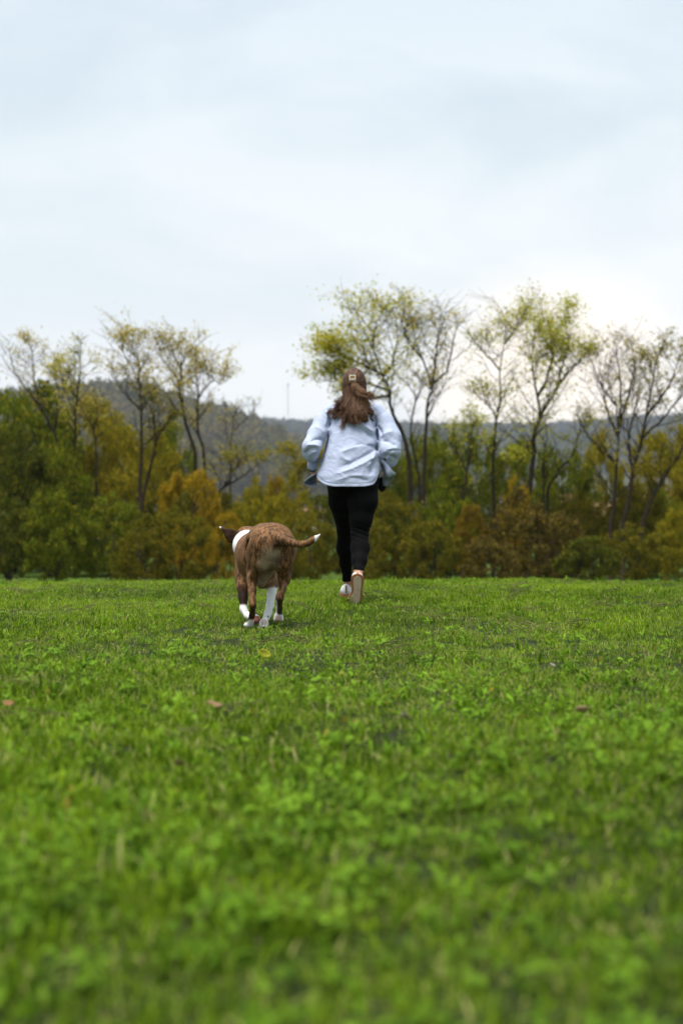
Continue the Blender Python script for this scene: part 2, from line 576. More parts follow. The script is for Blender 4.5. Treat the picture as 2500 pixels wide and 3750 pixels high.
profA = [(-2600, 1480), (-400, 1475), (0, 1490), (250, 1462), (430, 1452), (560, 1470), (640, 1500), (720, 1528), (830, 1550), (950, 1600), (1150, 1700), (1500, 1850), (1700, 1917), (5200, 1917)]
profB = [(-2600, 1560), (700, 1548), (870, 1556), (1050, 1568), (1300, 1572), (1700, 1580), (1950, 1580), (2120, 1572), (2300, 1556), (2500, 1546), (3000, 1520), (5200, 1540)]
GA = hill('hill', profA, 1800.0, 950.0, 2500.0, 26.0, 3, 'near wooded hillside on the left behind the tree line')
GB = hill('ridge', profB, 3200.0, 1800.0, 4300.0, 28.0, 4, 'long low wooded ridge along the skyline, blue with distance')

def canopy_shape(seed, conifer=False):
    r = np.random.default_rng(seed)
    n = 520
    V = np.zeros((n * 4, 3)); C = np.zeros(n * 4)
    k = 0
    cl = r.normal(size=(14, 3)) * np.array([0.28, 0.28, 0.24]) + np.array([0, 0, 0.62])
    for i in range(n):
        if conifer:
            z = r.random() ** 1.4
            a = r.random() * 6.28; rr = (1 - z) * 0.26 * (0.5 + 0.5 * r.random())
            c = np.array([rr * math.cos(a), rr * math.sin(a), z]); s = 0.025 + 0.03 * r.random()
        else:
            c = cl[r.integers(14)] + r.normal(size=3) * 0.09; s = 0.030 + 0.032 * r.random()
        u = r.normal(size=3); u /= np.linalg.norm(u)
        v = np.cross(u, r.normal(size=3)); v /= np.linalg.norm(v)
        for q, (a, b) in enumerate(((-1, -1), (1, -1), (1, 1), (-1, 1))):
            V[k] = c + s * (a * u + b * v * 0.8); C[k] = r.random() * 0 + (i * 0.618) % 1; k += 1
    F = np.arange(n * 4).reshape(n, 4)
    return mesh_np('canopy', V, F, False, C)

def hill_forest(name, G, n, hgt, seed, label, t_lo, t_hi, mat, px_lo, px_hi):
    r = np.random.default_rng(seed)
    a, b = G.shape[:2]
    u = r.uniform(0, 1, n); v = r.uniform(t_lo / 1.5, t_hi / 1.5, n)
    cols = px_lo + u * (px_hi - px_lo)
    fi = (cols + 2600) / 7800 * (a - 1); fj = v * (b - 1)
    i = np.clip(fi.astype(int), 0, a - 2); j = np.clip(fj.astype(int), 0, b - 2)
    s = (fi - i)[:, None]; t = (fj - j)[:, None]
    pts = G[i, j] * (1 - s) * (1 - t) + G[i + 1, j] * s * (1 - t) + G[i, j + 1] * (1 - s) * t + G[i + 1, j + 1] * s * t
    sc = hgt * r.uniform(0.7, 1.25, n)
    scl = np.stack([sc * r.uniform(0.8, 1.2, n), sc * r.uniform(0.8, 1.2, n), sc], -1)
    rot = np.stack([r.normal(0, .03, n), r.normal(0, .03, n), r.uniform(0, 6.28, n)], -1)
    pts[:, 2] -= 0.12 * hgt
    idx = np.where(r.random(n) < 0.2, 4 + r.integers(0, 2, n), r.integers(0, 4, n))
    tint = np.clip(0.2 + 0.25 * waves((pts * np.array([1, 1, 0])).astype(np.float32), 0.03, seed) + r.normal(0, 0.12, n), 0, 0.7)
    return scatter(name, pts, rot, scl, idx, tint, [canopy_shape(seed * 10 + q) for q in range(4)] + [canopy_shape(seed * 10 + 5, True), canopy_shape(seed * 10 + 6, True)], mat, label, 'forest')
m_near = mat_leaf('hillside_leaves', (0.035, 0.045, 0.008), (0.16, 0.115, 0.022), 0.2, 0.8, 0.05, instancer=True)
m_far = mat_leaf('far_forest_leaves', (0.020, 0.034, 0.012), (0.085, 0.07, 0.025), 0.2, 0.8, 0.05, instancer=True)
hill_forest('hillside_forest', GA, 13000, 26.0, 11, 'mixed autumn wood covering the near hillside on the left', 0.15, 1.15, m_near, -1800, 1700)
hill_forest('ridge_forest', GB, 24000, 28.0, 12, 'dark wood covering the long ridge on the skyline', 0.35, 1.12, m_far, -1500, 4200)

# ------------------------------------------------------------------ trees and shrubs
m_bark = mat_simple('bark', (0.032, 0.023, 0.015), 0.9, 0.1, bump=0.5, bscale=12, var=0.4, vscale=6)
LEAF = {
    'green':   mat_leaf('leaf_green', (0.046, 0.070, 0.003), (0.185, 0.215, 0.008), 0.4, cc=(0.3, 0.22, 0.012)),
    'dark':    mat_leaf('leaf_dark_green', (0.026, 0.04, 0.003), (0.11, 0.122, 0.008), 0.35, cc=(0.22, 0.17, 0.012)),
    'olive':   mat_leaf('leaf_olive', (0.046, 0.052, 0.003), (0.18, 0.162, 0.009), 0.4, cc=(0.3, 0.18, 0.012)),
    'yellow':  mat_leaf('leaf_yellow_green', (0.135, 0.13, 0.006), (0.34, 0.28, 0.014), 0.45, cc=(0.42, 0.28, 0.012)),
    'gold':    mat_leaf('leaf_gold', (0.17, 0.115, 0.005), (0.48, 0.30, 0.012), 0.45, cc=(0.2, 0.18, 0.01)),
    'orange':  mat_leaf('leaf_orange', (0.11, 0.075, 0.006), (0.31, 0.185, 0.012), 0.4, cc=(0.16, 0.14, 0.01)),
    'brown':   mat_leaf('leaf_brown', (0.042, 0.034, 0.008), (0.135, 0.098, 0.016), 0.3, cc=(0.26, 0.17, 0.012)),
    'locust':  mat_leaf('leaf_locust', (0.25, 0.28, 0.016), (0.5, 0.48, 0.045), 0.6, cc=(0.55, 0.42, 0.05)),
    'pale':    mat_leaf('leaf_pale', (0.34, 0.29, 0.05), (0.55, 0.44, 0.085), 0.6, cc=(0.55, 0.38, 0.06)),
}

def leaves_mesh(name, cen, size, seed, flat=0.35, dry=0.1, rr=0.55):
    """one small pointed leaf face per centre"""
    r = np.random.default_rng(seed)
    n = len(cen)
    nrm = r.normal(size=(n, 3)); nrm[:, 2] = np.abs(nrm[:, 2]) + flat
    nrm /= np.linalg.norm(nrm, axis=1)[:, None]
    u = np.cross(nrm, r.normal(size=(n, 3))); u /= np.linalg.norm(u, axis=1)[:, None] + 1e-9
    v = np.cross(nrm, u)
    s = size * r.uniform(0.6, 1.3, n)[:, None]
    V = np.stack([cen - u * s, cen - v * s * rr + nrm * s * 0.15, cen + u * s, cen + v * s * rr + nrm * s * 0.15], 1).reshape(-1, 3)
    C = np.zeros((n, 3)); C[:, 0] = r.random(n); C[:, 1] = (r.random(n) < dry) * r.uniform(0.5, 1.0, n); C[:, 2] = 0
    C = np.repeat(C, 4, axis=0)
    return mesh_np(name, V, np.arange(n * 4).reshape(n, 4), False, C)

def tall_tree(name, label, stems, depth, leaf, seed, r0=0.11, t0=0.45, n1=15, L1=1.5, leaf_n=9, size=0.052, dens=None, up=1.0, dry=0.12, n2=7, group=None, rooty=None, spread=0.13):
    """stems: polylines in photo pixels from low to high; grown into limbs, twigs and leaves"""
    leaf_n = leaf_n * 1.15; n1 = int(n1 * 1.25); t0 = t0 * 0.7; r0 = r0 * 0.75
    r = np.random.default_rng(seed)
    g = Geo(); cen = []
    base = None
    for si, st in enumerate(stems):
        yd = r.normal(0, 0.35)
        st = [(q[0], q[1] + 0.11 * max(0, 1600 - q[1])) for q in st]
        pts = np.array([P(q[0], q[1], depth + yd * (k / len(st))) for k, q in enumerate(st)])
        if si == 0:
            foot = pts[0].copy(); foot[2] = float(lawn_z(foot[0], foot[1])) - 0.1
            foot[0] += (pts[0][0] - pts[1][0]) * 0.15
            if pts[0][2] - foot[2] > 0.25:
                pts = np.vstack([foot, pts])
            base = foot
        elif len(st) and rooty is not None and si in rooty:
            foot = pts[0].copy(); foot[2] = float(lawn_z(foot[0], foot[1])) - 0.1
            foot[0] = base[0] + (foot[0] - base[0]) * 0.5
            pts = np.vstack([foot, pts])
        m = 16
        c = catmull(pts, m)
        c[2:-1] += r.normal(0, 0.02, (m - 3, 3))
        rr = r0 * (1.0 if si == 0 or (rooty and si in rooty) else 0.45)
        rad = rr * (1 - np.linspace(0, 1, m)) ** 1.15 + 0.011
        g.tube(c, rad, 6)
        zt = t0 if si == 0 or (rooty and si in rooty) else t0 * 0.5
        main = si == 0 or (rooty and si in rooty)
        nb = n1 if main else max(6, int(n1 * 0.6))
        for b in range(nb):
            t = zt + (1 - zt) * (b + r.random()) / nb
            full = r.choice([0.12, 0.5, 1.0, 2.2])
            k = t * (m - 1); i = min(int(k), m - 2); p0 = c[i] + (c[i + 1] - c[i]) * (k - i)
            az = r.random() * 6.28
            d = np.array([math.cos(az), 0.8 * math.sin(az), up + r.normal(0, 0.25)])
            d /= np.linalg.norm(d)
            Lb = 1.25 * L1 * (1.2 - 0.8 * (t - zt) / (1 - zt + 1e-6)) * r.uniform(0.6, 1.2)
            q = [p0]
            dd = d.copy()
            for s in range(5):
                dd = dd + np.array([0, 0, 0.10]) + r.normal(0, 0.11, 3); dd /= np.linalg.norm(dd)
                q.append(q[-1] + dd * Lb / 5)
            q = np.array(q)
            g.tube(q, np.linspace(rad[i] * 0.34 + 0.004, 0.005, 6), 4)
            for w in range(n2):
                tw = 0.25 + 0.75 * (w + r.random()) / n2
                kk = tw * 5; ii_ = min(int(kk), 4); p1 = q[ii_] + (q[ii_ + 1] - q[ii_]) * (kk - ii_)
                d2 = r.normal(0, 1, 3); d2[2] = abs(d2[2]) * 0.35; d2 /= np.linalg.norm(d2)
                d2 = d2 * 0.8 + d * 0.4
                L2 = r.uniform(0.35, 1.0) * Lb * 0.5 + 0.2
                q2 = np.array([p1, p1 + d2 * L2 * 0.5 + r.normal(0, 0.03, 3), p1 + d2 * L2 + np.array([0, 0, 0.04])])
                g.tube(q2, [0.008, 0.006, 0.003], 3, cap=False)
                pr = 1.0 if dens is None else dens(p1, t)
                nl = r.poisson(max(leaf_n * pr * full * r.choice([0.15, 1.0, 1.85]), 0))
                if nl:
                    tt = r.uniform(0.15, 1.1, nl)[:, None]
                    cen.append(p1 + d2 * L2 * tt + r.normal(0, spread, (nl, 3)) * np.array([1, 1, 0.6]))
    cen = np.concatenate(cen)
    root = empty(name, base)
    tag(root, label, 'tree', group)
    child('trunk', g.mesh('trunk'), m_bark, root)
    child('crown', leaves_mesh('crown', cen, size, seed + 1, dry=dry), LEAF[leaf], root)
    return root

def pxz(p):      # back to photo pixels
    return 1250 + p[0] / p[1] * FPX, HY - (p[2] - CAM_H) / p[1] * FPX

TG = 'trees of the line behind the lawn'
tall_tree('locust_tree', 'leaning thin tree at the left edge, its crown almost bare', [
    [(272, 1800), (224, 1655), (200, 1586), (150, 1484), (128, 1380), (118, 1260), (112, 1215)],
    [(150, 1484), (95, 1400), (52, 1320), (40, 1260)],
    [(200, 1586), (212, 1480), (215, 1400), (170, 1300)]], 54, 'pale', 21, n1=15, L1=1.3, leaf_n=5.0, group=TG)
tall_tree('locust_tree', 'slender upright tree second from the left edge with a small feathery top', [
    [(274, 1760), (275, 1560), (282, 1440), (297, 1325), (296, 1205)],
    [(282, 1440), (240, 1385), (232, 1340)]], 52, 'locust', 22, n1=17, L1=1.0, leaf_n=4.5, r0=0.085, dry=0.5, group=TG)
tall_tree('locust_tree', 'short forked tree between the slender left trees', [
    [(352, 1700), (344, 1578), (318, 1515), (292, 1470)], [(344, 1578), (356, 1500), (348, 1432)]], 57, 'pale', 23, n1=8, L1=0.8, leaf_n=5, r0=0.075, group=TG)
tall_tree('locust_tree', 'tall tree left of the orange bush with a wide airy yellowish crown', [
    [(511, 1880), (519, 1667), (519, 1494), (511, 1385), (470, 1290), (428, 1215)],
    [(511, 1385), (505, 1290), (497, 1210)],
    [(519, 1494), (470, 1440), (410, 1350)]], 51, 'pale', 24, n1=16, L1=1.25, leaf_n=6.5, group=TG)
tall_tree('locust_tree', 'forked dark tree leaning right beside the tall tree left of the orange bush', [
    [(516, 1870), (545, 1740), (566, 1650), (574, 1610), (600, 1560), (632, 1515)],
    [(574, 1610), (562, 1540), (556, 1470)]], 50.4, 'olive', 25, n1=11, L1=0.9, leaf_n=5, r0=0.10, group=TG)
tall_tree('locust_tree', 'tall twin of the pair above the orange bush, crown spreading left', [
    [(718, 1700), (684, 1563), (667, 1471), (656, 1385), (610, 1300), (570, 1250)],
    [(656, 1385), (668, 1300), (705, 1225)]], 53, 'pale', 26, n1=16, L1=1.3, leaf_n=7.5, group=TG)
tall_tree('locust_tree', 'right twin of the pair above the orange bush with drooping twigs', [
    [(748, 1700), (724, 1556), (727, 1440), (720, 1350), (714, 1270)],
    [(727, 1440), (775, 1370), (806, 1385)]], 54, 'pale', 27, n1=16, L1=1.05, leaf_n=7.5, r0=0.09, group=TG)
tall_tree('locust_tree', 'nearly bare small tree far off left of the pale tower', [
    [(845, 1700), (850, 1560), (862, 1490)], [(850, 1580), (905, 1520), (935, 1490)]], 66, 'pale', 28, n1=9, L1=1.1, leaf_n=1.5, r0=0.06, group=TG)
tall_tree('locust_tree', 'low branching tree leaning right behind the dog', [
    [(800, 1830), (826, 1780), (862, 1710), (900, 1670)], [(826, 1780), (900, 1735), (950, 1700)]], 50, 'yellow', 29, n1=9, L1=1.0, leaf_n=7, r0=0.08, group=TG)
tall_tree('locust_tree', 'thin young tree rising just left of the runner', [
    [(1096, 1960), (1100, 1830), (1092, 1740), (1072, 1660)], [(1098, 1800), (1140, 1740), (1150, 1690)]], 49, 'yellow', 30, n1=10, L1=0.75, leaf_n=12, r0=0.06, group=TG)
def dens_c1(p, t):
    x, y = pxz(p)
    w = 0.6 + 0.9 * math.exp(-((x - 1200) / 95) ** 2 - ((y - 1330) / 115) ** 2)
    w += 0.9 * math.exp(-((x - 1300) / 90) ** 2 - ((y - 1290) / 80) ** 2)
    return w
tall_tree('locust_tree', 'biggest tree behind the runner, crown leaning left with green leaves low down', [
    [(1504, 1880), (1494, 1664), (1462, 1560), (1428, 1480), (1427, 1409), (1402, 1348), (1366, 1236), (1320, 1140), (1300, 1060)],
    [(1402, 1348), (1330, 1300), (1250, 1270), (1190, 1260)],
    [(1427, 1409), (1340, 1380), (1250, 1370), (1160, 1372)],
    [(1366, 1236), (1375, 1150), (1410, 1060)],
    [(1402, 1348), (1440, 1290), (1455, 1180), (1440, 1080)],
    [(1427, 1430), (1350, 1440), (1290, 1430), (1230, 1440)]], 52, 'locust', 31, n1=17, L1=1.5, leaf_n=11, r0=0.13, dens=dens_c1, t0=0.5, dry=0.35, up=0.6, size=0.062, spread=0.24, group=TG)
tall_tree('locust_tree', 'tallest tree, thin and almost leafless, right of the runner\'s head', [
    [(1547, 1880), (1553, 1715), (1560, 1562), (1565, 1460), (1581, 1394), (1541, 1270), (1512, 1154), (1498, 1015)],
    [(1581, 1394), (1595, 1270), (1606, 1160), (1612, 1060)],
    [(1588, 1380), (1640, 1317), (1660, 1200), (1672, 1130)],
    [(1541, 1270), (1490, 1200), (1470, 1110)]], 51.5, 'pale', 32, n1=16, L1=1.15, leaf_n=3.2, r0=0.12, t0=0.55, up=0.75, group=TG)
tall_tree('locust_tree', 'thin crooked stem between the two biggest trees', [
    [(1540, 1850), (1526, 1700), (1504, 1590), (1519, 1460), (1508, 1410), (1470, 1360)],
    [(1519, 1460), (1540, 1400), (1550, 1340)]], 53.5, 'pale', 33, n1=9, L1=0.8, leaf_n=3, r0=0.075, group=TG)
tall_tree('locust_tree', 'small thin tree with sparse low crown right of the two biggest trees', [
    [(1694, 1960), (1699, 1813), (1720, 1650), (1727, 1575), (1735, 1530)], [(1709, 1730), (1670, 1640), (1660, 1580)]], 50, 'locust', 34, n1=12, L1=0.9, leaf_n=4.0, r0=0.075, group=TG)
def dens_r1(p, t):
    x, y = pxz(p)
    return 0.7 + 0.7 * math.exp(-((x - 1850) / 90) ** 2 - ((y - 1150) / 90) ** 2) + 0.8 * math.exp(-((x - 1770) / 60) ** 2 - ((y - 1430) / 40) ** 2)
tall_tree('locust_tree', 'slim tree with tufted green top left of the fuller green one', [
    [(1804, 1850), (1804, 1786), (1807, 1650), (1818, 1531), (1836, 1423), (1830, 1325), (1846, 1217), (1850, 1120)],
    [(1818, 1531), (1790, 1470), (1745, 1430)],
    [(1830, 1325), (1780, 1260), (1745, 1215)],
    [(1846, 1217), (1885, 1160), (1900, 1120)]], 52, 'locust', 35, n1=15, L1=1.25, leaf_n=10, r0=0.09, dens=dens_r1, dry=0.3, up=0.65, spread=0.2, group=TG)
def dens_r2(p, t):
    x, y = pxz(p)
    return 0.7 + 0.7 * math.exp(-((x - 2060) / 85) ** 2 - ((y - 1220) / 110) ** 2)
tall_tree('locust_tree', 'full green-crowned tree with dark forked trunk, right of centre', [
    [(1930, 1860), (1945, 1720), (1955, 1650), (1957, 1580), (1976, 1515), (1968, 1434), (1950, 1330), (1946, 1255), (1960, 1150)],
    [(1976, 1515), (1998, 1477), (2040, 1390), (2062, 1300), (2080, 1200), (2060, 1075)],
    [(1968, 1434), (2010, 1330), (2020, 1220), (2000, 1110)],
    [(2040, 1390), (2100, 1310), (2150, 1290)],
    [(1957, 1600), (1935, 1630), (1894, 1712)]], 50, 'locust', 36, n1=16, L1=1.4, leaf_n=11, r0=0.14, dens=dens_r2, t0=0.5, dry=0.2, up=0.65, spread=0.22, group=TG)
tall_tree('locust_tree', 'curved stems bowing right under the full green-crowned tree', [
    [(2002, 1850), (2028, 1748), (2094, 1667), (2121, 1574), (2135, 1500)], [(1988, 1850), (1993, 1700), (2002, 1542)]], 51, 'locust', 37, n1=11, L1=0.9, leaf_n=5, r0=0.08, rooty=(1,), group=TG)
tall_tree('multi_stem_tree', 'bare fan-shaped tree on the right with many thin upright branches', [
    [(2233, 1960), (2236, 1900), (2252, 1813), (2258, 1700), (2262, 1569), (2255, 1470), (2220, 1370)],
    [(2262, 1569), (2275, 1440), (2262, 1290), (2255, 1230)],
    [(2262, 1569), (2300, 1430), (2320, 1310), (2310, 1220)],
    [(2255, 1470), (2200, 1390), (2160, 1270)],
    [(2258, 1700), (2200, 1650), (2150, 1590), (2120, 1530)],
    [(2262, 1600), (2225, 1500), (2205, 1400), (2190, 1290)]], 49, 'pale', 38, n1=13, L1=1.3, leaf_n=1.6, r0=0.12, t0=0.5, up=1.1, group=TG)
tall_tree('multi_stem_tree', 'many-stemmed yellowing tree at the right edge of the photo', [
    [(2279, 1960), (2290, 1870), (2317, 1732), (2345, 1610), (2365, 1515), (2385, 1400), (2400, 1290), (2420, 1230)],
    [(2317, 1732), (2300, 1600), (2330, 1450), (2350, 1320)],
    [(2355, 1900), (2409, 1786), (2455, 1710), (2495, 1640), (2540, 1540)],
    [(2365, 1515), (2430, 1420), (2470, 1330), (2490, 1260)],
    [(2345, 1610), (2420, 1530), (2480, 1450), (2530, 1400)]], 48, 'yellow', 39, n1=15, L1=1.2, leaf_n=6, r0=0.12, t0=0.45, up=0.9, rooty=(2,), group=TG)

# ---- shrubs
def shrub_shape(seed, n_cl=84, per=125, ls=0.026):
    r = np.random.default_rng(seed)
    d = r.normal(size=(n_cl, 3)); d /= np.linalg.norm(d, axis=1)[:, None]
    rad = r.uniform(0.3, 1.0, n_cl) ** 0.36
    lump = 1 + 0.26 * waves(d.astype(np.float32), 4.2, seed)
    c = d * (rad * lump)[:, None] * np.array([0.9, 0.9, 0.48]) + np.array([0, 0, 0.50])
    c[:, 2] = np.maximum(c[:, 2], 0.03)
    cen = np.concatenate([q + r.normal(0, 0.056, (int(per * r.uniform(0.5, 1.4)), 3)) * np.array([1.2, 1.2, 0.55]) for q in c])
    cen = cen[cen[:, 2] > 0.0]
    lm = leaves_mesh('foliage', cen, ls, seed + 5, dry=0.16, rr=0.6)
    g = Geo()
    for i in range(9):
        t = c[r.integers(n_cl)]
        p0 = np.array([r.normal(0, 0.10), r.normal(0, 0.10), -0.02])
        g.tube(catmull([p0, p0 * 0.6 + t * np.array([0.35, 0.35, 0.5]) + r.normal(0, 0.02, 3), t], 7), np.linspace(0.016, 0.004, 7), 4)
    return lm, g.mesh('stems')
SH = [shrub_shape(100 + i) for i in range(7)]
SHT = [shrub_shape(140 + i, 170, 125, 0.021) for i in range(5)]
def shrub(name, px, top, depth, wpx, leaf, label, k, cat='bush', group='shrubs under the trees', low=None):
    x = (px - 1250) / FPX * depth
    zb = float(lawn_z(x, depth)) - 0.05
    zt = CAM_H - (top - HY) / FPX * depth
    w = wpx / FPX * depth / 2
    root = empty(name, (x, depth, zb))
    tag(root, label, cat, group)
    root.rotation_euler = (0, 0, k * 1.37)
    root.scale = (w, w * 0.85, zt - zb)
    lm, sm = SHT[k % len(SHT)] if name == 'tall_bush' else SH[k % len(SH)]
    a = bpy.data.objects.new('stems', sm); COL.objects.link(a); a.parent = root
    b = bpy.data.objects.new('foliage', lm); COL.objects.link(b); b.parent = root
    if not sm.materials: sm.materials.append(m_bark)
    if not lm.materials: lm.materials.append(LEAF['green'])
    b.material_slots[0].link = 'OBJECT'; b.material_slots[0].material = LEAF[leaf]
    return root

# front row, then the taller ones behind
shrub('bush', 30, 1820, 46, 330, 'dark', 'dark green bush in the bottom left corner of the tree line', 0)
shrub('bush', 205, 1790, 45, 300, 'green', 'green bush at the lawn edge under the leaning left tree', 1)
shrub('bush', 395, 1800, 46, 300, 'green', 'green bush between the two tall trunks on the left', 2)
shrub('bush', 520, 1900, 43, 260, 'olive', 'low olive bush at the lawn edge below the forked dark tree', 3)
shrub('bush', 690, 1688, 48, 300, 'gold', 'big golden bush below the pair of tall twin trees', 4)
shrub('bush', 655, 1850, 44, 300, 'olive', 'olive green bush in front of the big golden bush', 5)
shrub('bush', 835, 1862, 43.5, 190, 'gold', 'orange-gold bush right beside the dog\'s raised ear', 6)
shrub('bush', 960, 1770, 46, 240, 'yellow', 'yellow-green bush rising behind the dog\'s back', 0)
shrub('bush', 1015, 1725, 49, 150, 'gold', 'small golden-tipped bush between dog and runner, far behind', 1)
shrub('bush', 1120, 1880, 44, 260, 'olive', 'olive bush right behind the dog\'s white tail tip', 2)
shrub('bush', 1060, 1760, 47.5, 200, 'yellow', 'yellow-green bush left of the runner\'s hanging hand', 3)
shrub('bush', 1330, 1880, 44, 280, 'olive', 'olive bush right behind the runner\'s black leggings', 4)
shrub('bush', 1440, 1790, 47.5, 260, 'olive', 'olive bush at the feet of the two biggest trees', 5)
shrub('bush', 1570, 1895, 43.5, 300, 'olive', 'wide low olive bush right of the runner\'s legs', 6)
shrub('bush', 1640, 1790, 48, 260, 'green', 'loose green bush right of the two biggest trunks', 0)
shrub('bush', 1725, 1835, 46, 170, 'orange', 'orange-brown bush by the thin tree with sparse low crown', 1)
shrub('bush', 1880, 1735, 49, 150, 'gold', 'golden bush under the slim tufted tree', 2)
shrub('bush', 1880, 1810, 46, 330, 'brown', 'large brown bush right of the orange bush', 3)
shrub('bush', 2000, 1850, 44.5, 300, 'brown', 'brown thorny bush under the full green-crowned tree', 4)
shrub('bush', 1790, 1960, 42.5, 260, 'brown', 'low brownish bush at the lawn edge on the right', 5)
shrub('bush', 2150, 1955, 43, 280, 'dark', 'low dark green bush in front of the far houses', 6)
shrub('bush', 2330, 1930, 43.5, 280, 'olive', 'olive bush at the foot of the many-stemmed right tree', 0)
shrub('bush', 2480, 1850, 45, 230, 'yellow', 'yellowing bush in the bottom right corner of the tree line', 1)
shrub('tall_bush', 90, 1405, 58, 560, 'green', 'tall dense green thicket behind the leaning left tree', 2)
shrub('tall_bush', 350, 1460, 60, 420, 'yellow', 'tall yellow-green thicket behind the short forked tree', 3)
shrub('tall_bush', 200, 1600, 52, 360, 'green', 'tall green thicket in front of the leaning left trunk', 4)
shrub('tall_bush', 500, 1545, 58, 380, 'yellow', 'tall yellow-green thicket behind the tall airy tree', 5)
shrub('tall_bush', 610, 1530, 62, 300, 'green', 'tall green thicket behind the forked dark tree', 6)
shrub('tall_bush', 780, 1780, 56, 300, 'olive', 'olive thicket behind the big golden bush', 0)
shrub('tall_bush', 930, 1800, 56, 340, 'dark', 'dark green thicket behind the dog', 1)
shrub('tall_bush', 1200, 1800, 58, 330, 'dark', 'dark thicket hidden mostly by the runner', 2)
shrub('tall_bush', 1400, 1580, 56, 190, 'green', 'green ivy-like thicket right of the runner\'s elbow', 3)
shrub('tall_bush', 1560, 1570, 59, 330, 'green', 'green thicket behind the two biggest trunks', 4)
shrub('tall_bush', 1740, 1560, 60, 300, 'green', 'light green thicket between the thin and slim trees', 5)
shrub('tall_bush', 1900, 1600, 60, 280, 'green', 'green thicket behind the dark forked trunk', 6)
shrub('tall_bush', 2060, 1620, 58, 260, 'green', 'green thicket under the bowing stems', 0)
shrub('tall_bush', 2190, 1570, 60, 220, 'yellow', 'yellow-green thicket left of the bare fan-shaped tree', 1)
shrub('tall_bush', 2430, 1560, 56, 330, 'yellow', 'tall yellow thicket behind the many-stemmed right tree', 2)
shrub('tall_bush', 2400, 1790, 52, 260, 'green', 'green thicket between the stems of the right tree', 3)
shrub('tall_bush', 1660, 1830, 54, 420, 'dark', 'dark thicket low behind the orange bush', 4)
shrub('tall_bush', 1960, 1830, 54, 300, 'dark', 'dark thicket low behind the brown bushes', 5)
shrub('tall_bush', -110, 1480, 55, 420, 'green', 'green thicket cut off by the left edge of the photo', 1)
shrub('tall_bush', 2610, 1600, 54, 420, 'yellow', 'yellow-green thicket cut off by the right edge of the photo', 3)
shrub('tall_bush', 30, 1530, 51, 330, 'dark', 'tall dark green thicket at the left edge of the photo', 0)
shrub('tall_bush', 2330, 1760, 50, 300, 'olive', 'olive thicket hiding the houses at the right edge', 2)
shrub('tall_bush', 2100, 1800, 51, 260, 'olive', 'olive thicket right of the brown bushes', 4)
shrub('tall_bush', 420, 1830, 53, 500, 'dark', 'dark thicket low behind the left bushes', 6)

# ---- far houses and tower
m_plaster = mat_simple('plaster_pale', (0.55, 0.50, 0.47), 0.9, 0.1, var=0.12, vscale=2)
m_pink = mat_simple('plaster_pink', (0.50, 0.33, 0.30), 0.9, 0.1, var=0.12, vscale=2)
m_roof = mat_simple('roof_tiles', (0.30, 0.17, 0.11), 0.9, 0.1, var=0.3, vscale=3)
m_pane = mat_simple('window_glass', (0.04, 0.05, 0.07), 0.15, 0.5)
m_wood = mat_simple('door_wood', (0.10, 0.06, 0.04), 0.7, 0.2)
def house(px, depth, w, d, h, roofh, wall, label, gable=True):
    x = (px - 1250) / FPX * depth; zb = -1.55
    root = empty('house', (x, depth, zb)); tag(root, label, 'house', 'houses far behind the trees')
    def ch(nm, g, m):
        o = bpy.data.objects.new(nm, g.mesh(nm, False)); COL.objects.link(o); o.parent = root; o.data.materials.append(m); return o
    g = Geo(); g.box((0, 0, h / 2), (w, d, h))
    g.add([(-w / 2, -d / 2, h), (-w / 2, d / 2, h), (-w / 2, 0, h + roofh), (w / 2, -d / 2, h), (w / 2, d / 2, h), (w / 2, 0, h + roofh)], [(0, 1, 2), (3, 5, 4)])
    ch('wall', g, wall)
    g = Geo(); o_ = 0.4
    for s in (-1, 1):
        a = np.array([[-w / 2 - o_, s * (d / 2 + o_), h - 0.2], [w / 2 + o_, s * (d / 2 + o_), h - 0.2], [w / 2 + o_, 0, h + roofh + 0.06], [-w / 2 - o_, 0, h + roofh + 0.06]])
        b = a + np.array([0, 0, 0.18])
        g.add(np.vstack([a, b]), [(0, 1, 2, 3), (4, 7, 6, 5), (0, 4, 5, 1), (1, 5, 6, 2), (2, 6, 7, 3), (3, 7, 4, 0)])
    rf = ch('roof', g, m_roof)
    g = Geo(); g.box((w * 0.22, 0.8, h + roofh * 0.9), (0.6, 0.6, 1.6))
    c = bpy.data.objects.new('chimney', g.mesh('chimney', False)); COL.objects.link(c); c.parent = rf; c.data.materials.append(wall)
    n = max(2, int(w / 3.2))
    for i in range(n):
        cx = -w / 2 + (i + 0.5) * w / n
        for zc in ([1.6] if h < 4.5 else [1.6, 4.3]):
            if i == n // 2 and zc == 1.6:
                g = Geo(); g.box((cx, -d / 2 - 0.03, 1.05), (1.0, 0.1, 2.1)); ch('door', g, m_wood); continue
            g = Geo(); g.box((cx, -d / 2 - 0.02, zc), (1.25, 0.08, 1.35)); wo = ch('window', g, m_plaster)
            g = Geo(); g.box((cx, -d / 2 - 0.05, zc), (1.0, 0.06, 1.1))
            q = bpy.data.objects.new('pane', g.mesh('pane', False)); COL.objects.link(q); q.parent = wo; q.data.materials.append(m_pane)
    return root
house(2215, 235, 9, 8, 3.2, 2.4, m_pink, 'pinkish house with tiled roof glimpsed between the right-hand stems')
house(2400, 260, 11, 9, 5.4, 2.6, m_plaster, 'pale two-storey house behind the tree at the right edge')
house(1128, 250, 8, 8, 3.0, 1.5, m_plaster, 'pale house glimpsed just left of the runner\'s leggings')
house(1985, 290, 12, 9, 5.6, 2.4, m_plaster, 'pale house far behind the dark forked trunk')
